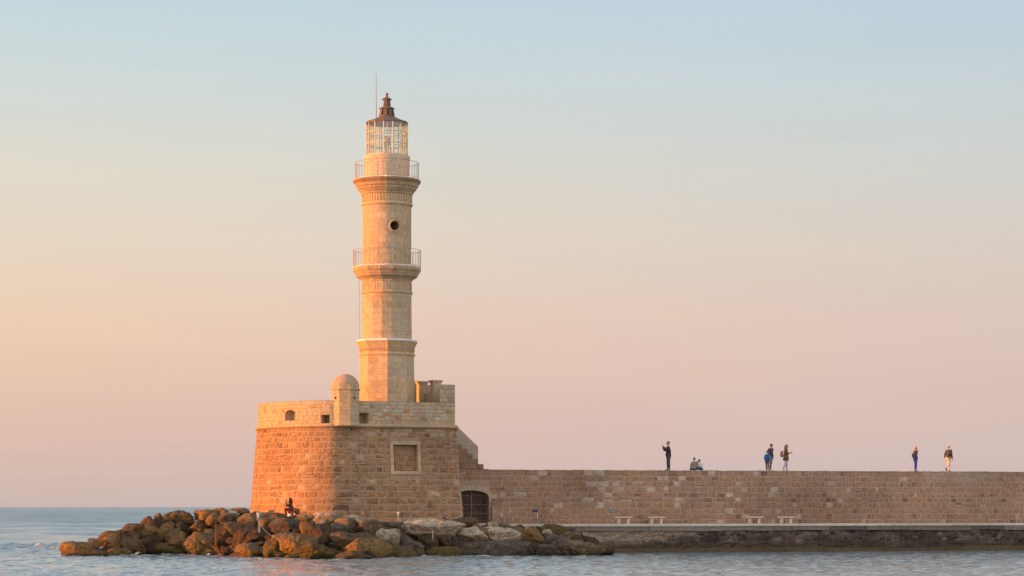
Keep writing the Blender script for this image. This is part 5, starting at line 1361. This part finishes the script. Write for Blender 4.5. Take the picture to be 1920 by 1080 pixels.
# man taking a photograph, facing the lighthouse
person('man in a dark jumper and grey trousers raising both hands to photograph the lighthouse', on_wall(1253.5, .55), 186, 1.86,
       dict(shL=(.04, .16, 1.40), elL=(.21, .20, 1.20), wrL=(.33, .07, 1.47), shR=(.04, -.16, 1.40), elR=(.21, -.20, 1.20), wrR=(.33, -.07, 1.47), knL=(.0, .10, .50), knR=(.03, -.10, .50), anR=(.02, -.10, .09), toR=(.18, -.115, .035), anL=(-.04, .1, .09), toL=(.12, .115, .035)),
       (.045, .022, .030), (.060, .052, .055), (.03, .022, .02), (.07, .035, .022), fat=1.30, head=(0, 8, 0))
sit = dict(pelvis=(0, 0, .15), waist=(-.03, 0, .29), chest=(-.02, 0, .50), neck=(.03, 0, .67), skull=(.06, 0, .755), shL=(.0, .17, .61), elL=(.06, .25, .35), wrL=(.22, .20, .20), shR=(.0, -.17, .61), elR=(.06, -.25, .35), wrR=(.22, -.20, .20),
           hipL=(.03, .10, .13), knL=(.44, .16, .11), anL=(.62, .16, -.28), toL=(.75, .17, -.32), hipR=(.03, -.10, .13), knR=(.44, -.16, .11), anR=(.62, -.16, -.28), toR=(.75, -.17, -.32))
crossed = dict(sit); crossed.update(knL=(.42, .12, .14), anL=(.82, .12, .09), toL=(.88, .13, .22), knR=(.42, -.12, .14), anR=(.82, -.12, .09), toR=(.88, -.13, .22))
person('man in a brown and blue checked shirt sitting on the wall with his back turned', on_wall(1302, .5), 98, 1.55, crossed, (.25, .19, .165), (.03, .05, .14), (.05, .04, .04), (.045, .022, .015), head=(25, 5, 0), group='people sitting on the breakwater wall')
hunch = dict(crossed); hunch.update(chest=(.06, 0, .46), neck=(.14, 0, .60), skull=(.19, 0, .675), shL=(.09, .16, .55), shR=(.09, -.16, .55), elL=(.2, .22, .34), elR=(.2, -.22, .34), wrL=(.36, .1, .22), wrR=(.36, -.1, .22), knL=(.36, .12, .16), knR=(.36, -.12, .16), anL=(.7, .12, .09), anR=(.7, -.12, .09), toL=(.78, .12, .2), toR=(.78, -.12, .2))
person('dark haired person in a pale grey jacket sitting hunched beside the checked shirt', on_wall(1315.5, .55), 160, 1.45, hunch, (.60, .58, .52), (.03, .06, .20), (.3, .28, .26), (.035, .02, .014), head=(-10, 12, 0), group='people sitting on the breakwater wall')
# adult and child
person('man in a dark purple jacket walking beside the child and looking down', on_wall(1444.5, 1.1), 28, 1.78, dict(walkL, neck=(.02, 0, 1.47), skull=(.07, 0, 1.545), knL=(.10, .1, .5), anL=(.06, .1, .09), toL=(.21, .11, .035), anR=(-.14, -.1, .12), toR=(0, -.11, .04)), (.085, .045, .075), (.16, .12, .15), (.30, .26, .24), (.05, .022, .015), head=(0, 18, 0))
person('child in a bright blue jacket with teal sleeves walking beside the man in purple', on_wall(1438.5, .5), 60, 1.30, dict(knL=(.05, .10, .5), anL=(.06, .10, .09), toL=(.2, .11, .035), knR=(.0, -.11, .49), anR=(-.16, -.13, .12), toR=(-.03, -.13, .04), elL=(.0, .24, 1.13), elR=(.0, -.24, 1.13)), (.020, .075, .36), (.10, .065, .08), (.24, .16, .12), (.05, .018, .016), head=(-15, 8, 0), sleeves=(.02, .27, .33))
# woman with the phone
o, J, k = person('woman with long ginger hair in a brown coat and lilac leggings holding a phone', on_wall(1473.5, .6), 4, 1.72,
       dict(shR=(.02, -.15, 1.40), elR=(.05, -.19, 1.15), wrR=(.27, -.10, 1.20), shL=(.02, .15, 1.40), elL=(.06, .19, 1.15), wrL=(.24, .08, 1.16), knL=(.08, .08, .5), anL=(.07, .08, .09), toL=(.22, .09, .035), knR=(-.03, -.08, .49), anR=(-.20, -.08, .11), toR=(-.06, -.09, .04), skull=(.05, 0, 1.555)),
       (.115, .060, .032), (.50, .42, .52), (.62, .58, .50), (.30, .135, .045), 'long', head=(0, 14, 0), coat=.70)
m_ = MB(); m_.box((-.012, -.04, -.08), (.012, .04, .08), bevel=.006); ph = m_.build('phone', simple('phone_case', (.05, .05, .06), .3)); ph.location = local(o, J['wrR'] + Vector((.09, .03, .05))); ph.rotation_euler = (0, R(-55), o.rotation_euler.z); tag(ph, 'dark phone held up by the ginger haired woman in the brown coat', 'phone')
backpack(o, (-.27, 0, 1.10), (.085, .14, .20), (.36, .12, .05), 'orange brown backpack worn by the ginger haired woman')
# woman with the shoulder bag
o, J, k = person('woman with short blonde hair in a dark jacket and bright blue trousers', on_wall(1716.5, .6), 12, 1.66, dict(anL=(.0, .07, .09), anR=(-.01, -.07, .09), knL=(.02, .08, .5), knR=(.02, -.08, .5), toL=(.15, .08, .035), toR=(.14, -.08, .035), wrL=(.14, .2, .86), wrR=(.02, -.24, .95)), (.050, .032, .050), (.030, .040, .33), (.05, .03, .025), (.52, .25, .09), 'bob', fat=1.08, head=(10, 4, 0))
m_ = MB(); m_.box((-.17, -.05, -.13), (.17, .05, .10), bevel=.03); m_.tube([(-.14, 0, .09), (-.06, .02, .30), (.08, .04, .52), (.20, .03, .30), (.14, 0, .09)], .012, 6)
b = m_.build('shoulder_bag', cloth((.07, .055, .055))); b.location = local(o, Vector((-.16, -.22, 1.06))); b.rotation_euler = (0, R(6), o.rotation_euler.z); tag(b, 'dark shoulder bag carried by the blonde woman in blue trousers', 'bag')
# man walking off to the right
person('balding man in a black jacket and cream trousers striding along the wall', on_wall(1778.5, .8), 38, 1.74, dict(knL=(.17, .10, .49), anL=(.20, .10, .09), toL=(.36, .11, .035), knR=(-.06, -.1, .49), anR=(-.36, -.10, .22), toR=(-.29, -.11, .08), elL=(-.08, .25, 1.13), wrL=(-.06, .26, .89), elR=(.0, -.26, 1.13), wrR=(.07, -.28, .88)), (.045, .035, .040), (.60, .46, .33), (.13, .06, .035), (.20, .15, .13), 'bald', fat=1.05, head=(5, 4, 0))
# woman sitting on the rocks against the bastion
sp = at(547, 964.5, 138.4)
knees = dict(pelvis=(0, 0, .13), waist=(-.03, 0, .27), chest=(.02, 0, .47), neck=(.07, 0, .64), skull=(.11, 0, .715), shL=(.05, .16, .58), elL=(.26, .17, .44), wrL=(.32, .07, .66), shR=(.05, -.16, .58), elR=(.30, -.17, .46), wrR=(.30, -.07, .67),
             hipL=(.03, .10, .12), knL=(.38, .10, .36), anL=(.30, .10, -.02), toL=(.44, .11, -.07), hipR=(.03, -.10, .12), knR=(.22, -.14, .38), anR=(.12, -.13, -.02), toR=(.26, -.14, -.07))
o, J, k = person('dark haired woman in red trousers sitting on the rocks with hands at her face', (sp.x, sp.y, sp.z), 184, 1.80, knees, (.040, .018, .018), (.15, .012, .016), (.12, .08, .06), (.045, .022, .016), 'long', head=(0, 10, 0), group='people sitting on the rocks')
backpack(o, (-.30, .02, .17), (.12, .16, .18), (.13, .065, .04), 'brown backpack lying behind the woman seated on the rocks', .4)
mb = MB(); p = at(542.5, 966, 137.6); mb.ellipsoid((0, 0, 0), (.11, .09, .09), 14, 10, fn=lambda d, q: q * (1 + .3 * noise.noise(d * 2 + Vector((3, 1, 2))))); b = mb.build('plastic_bag', M_WHITE); b.location = p; tag(b, 'crumpled white bag at the feet of the woman seated on the rocks', 'bag')
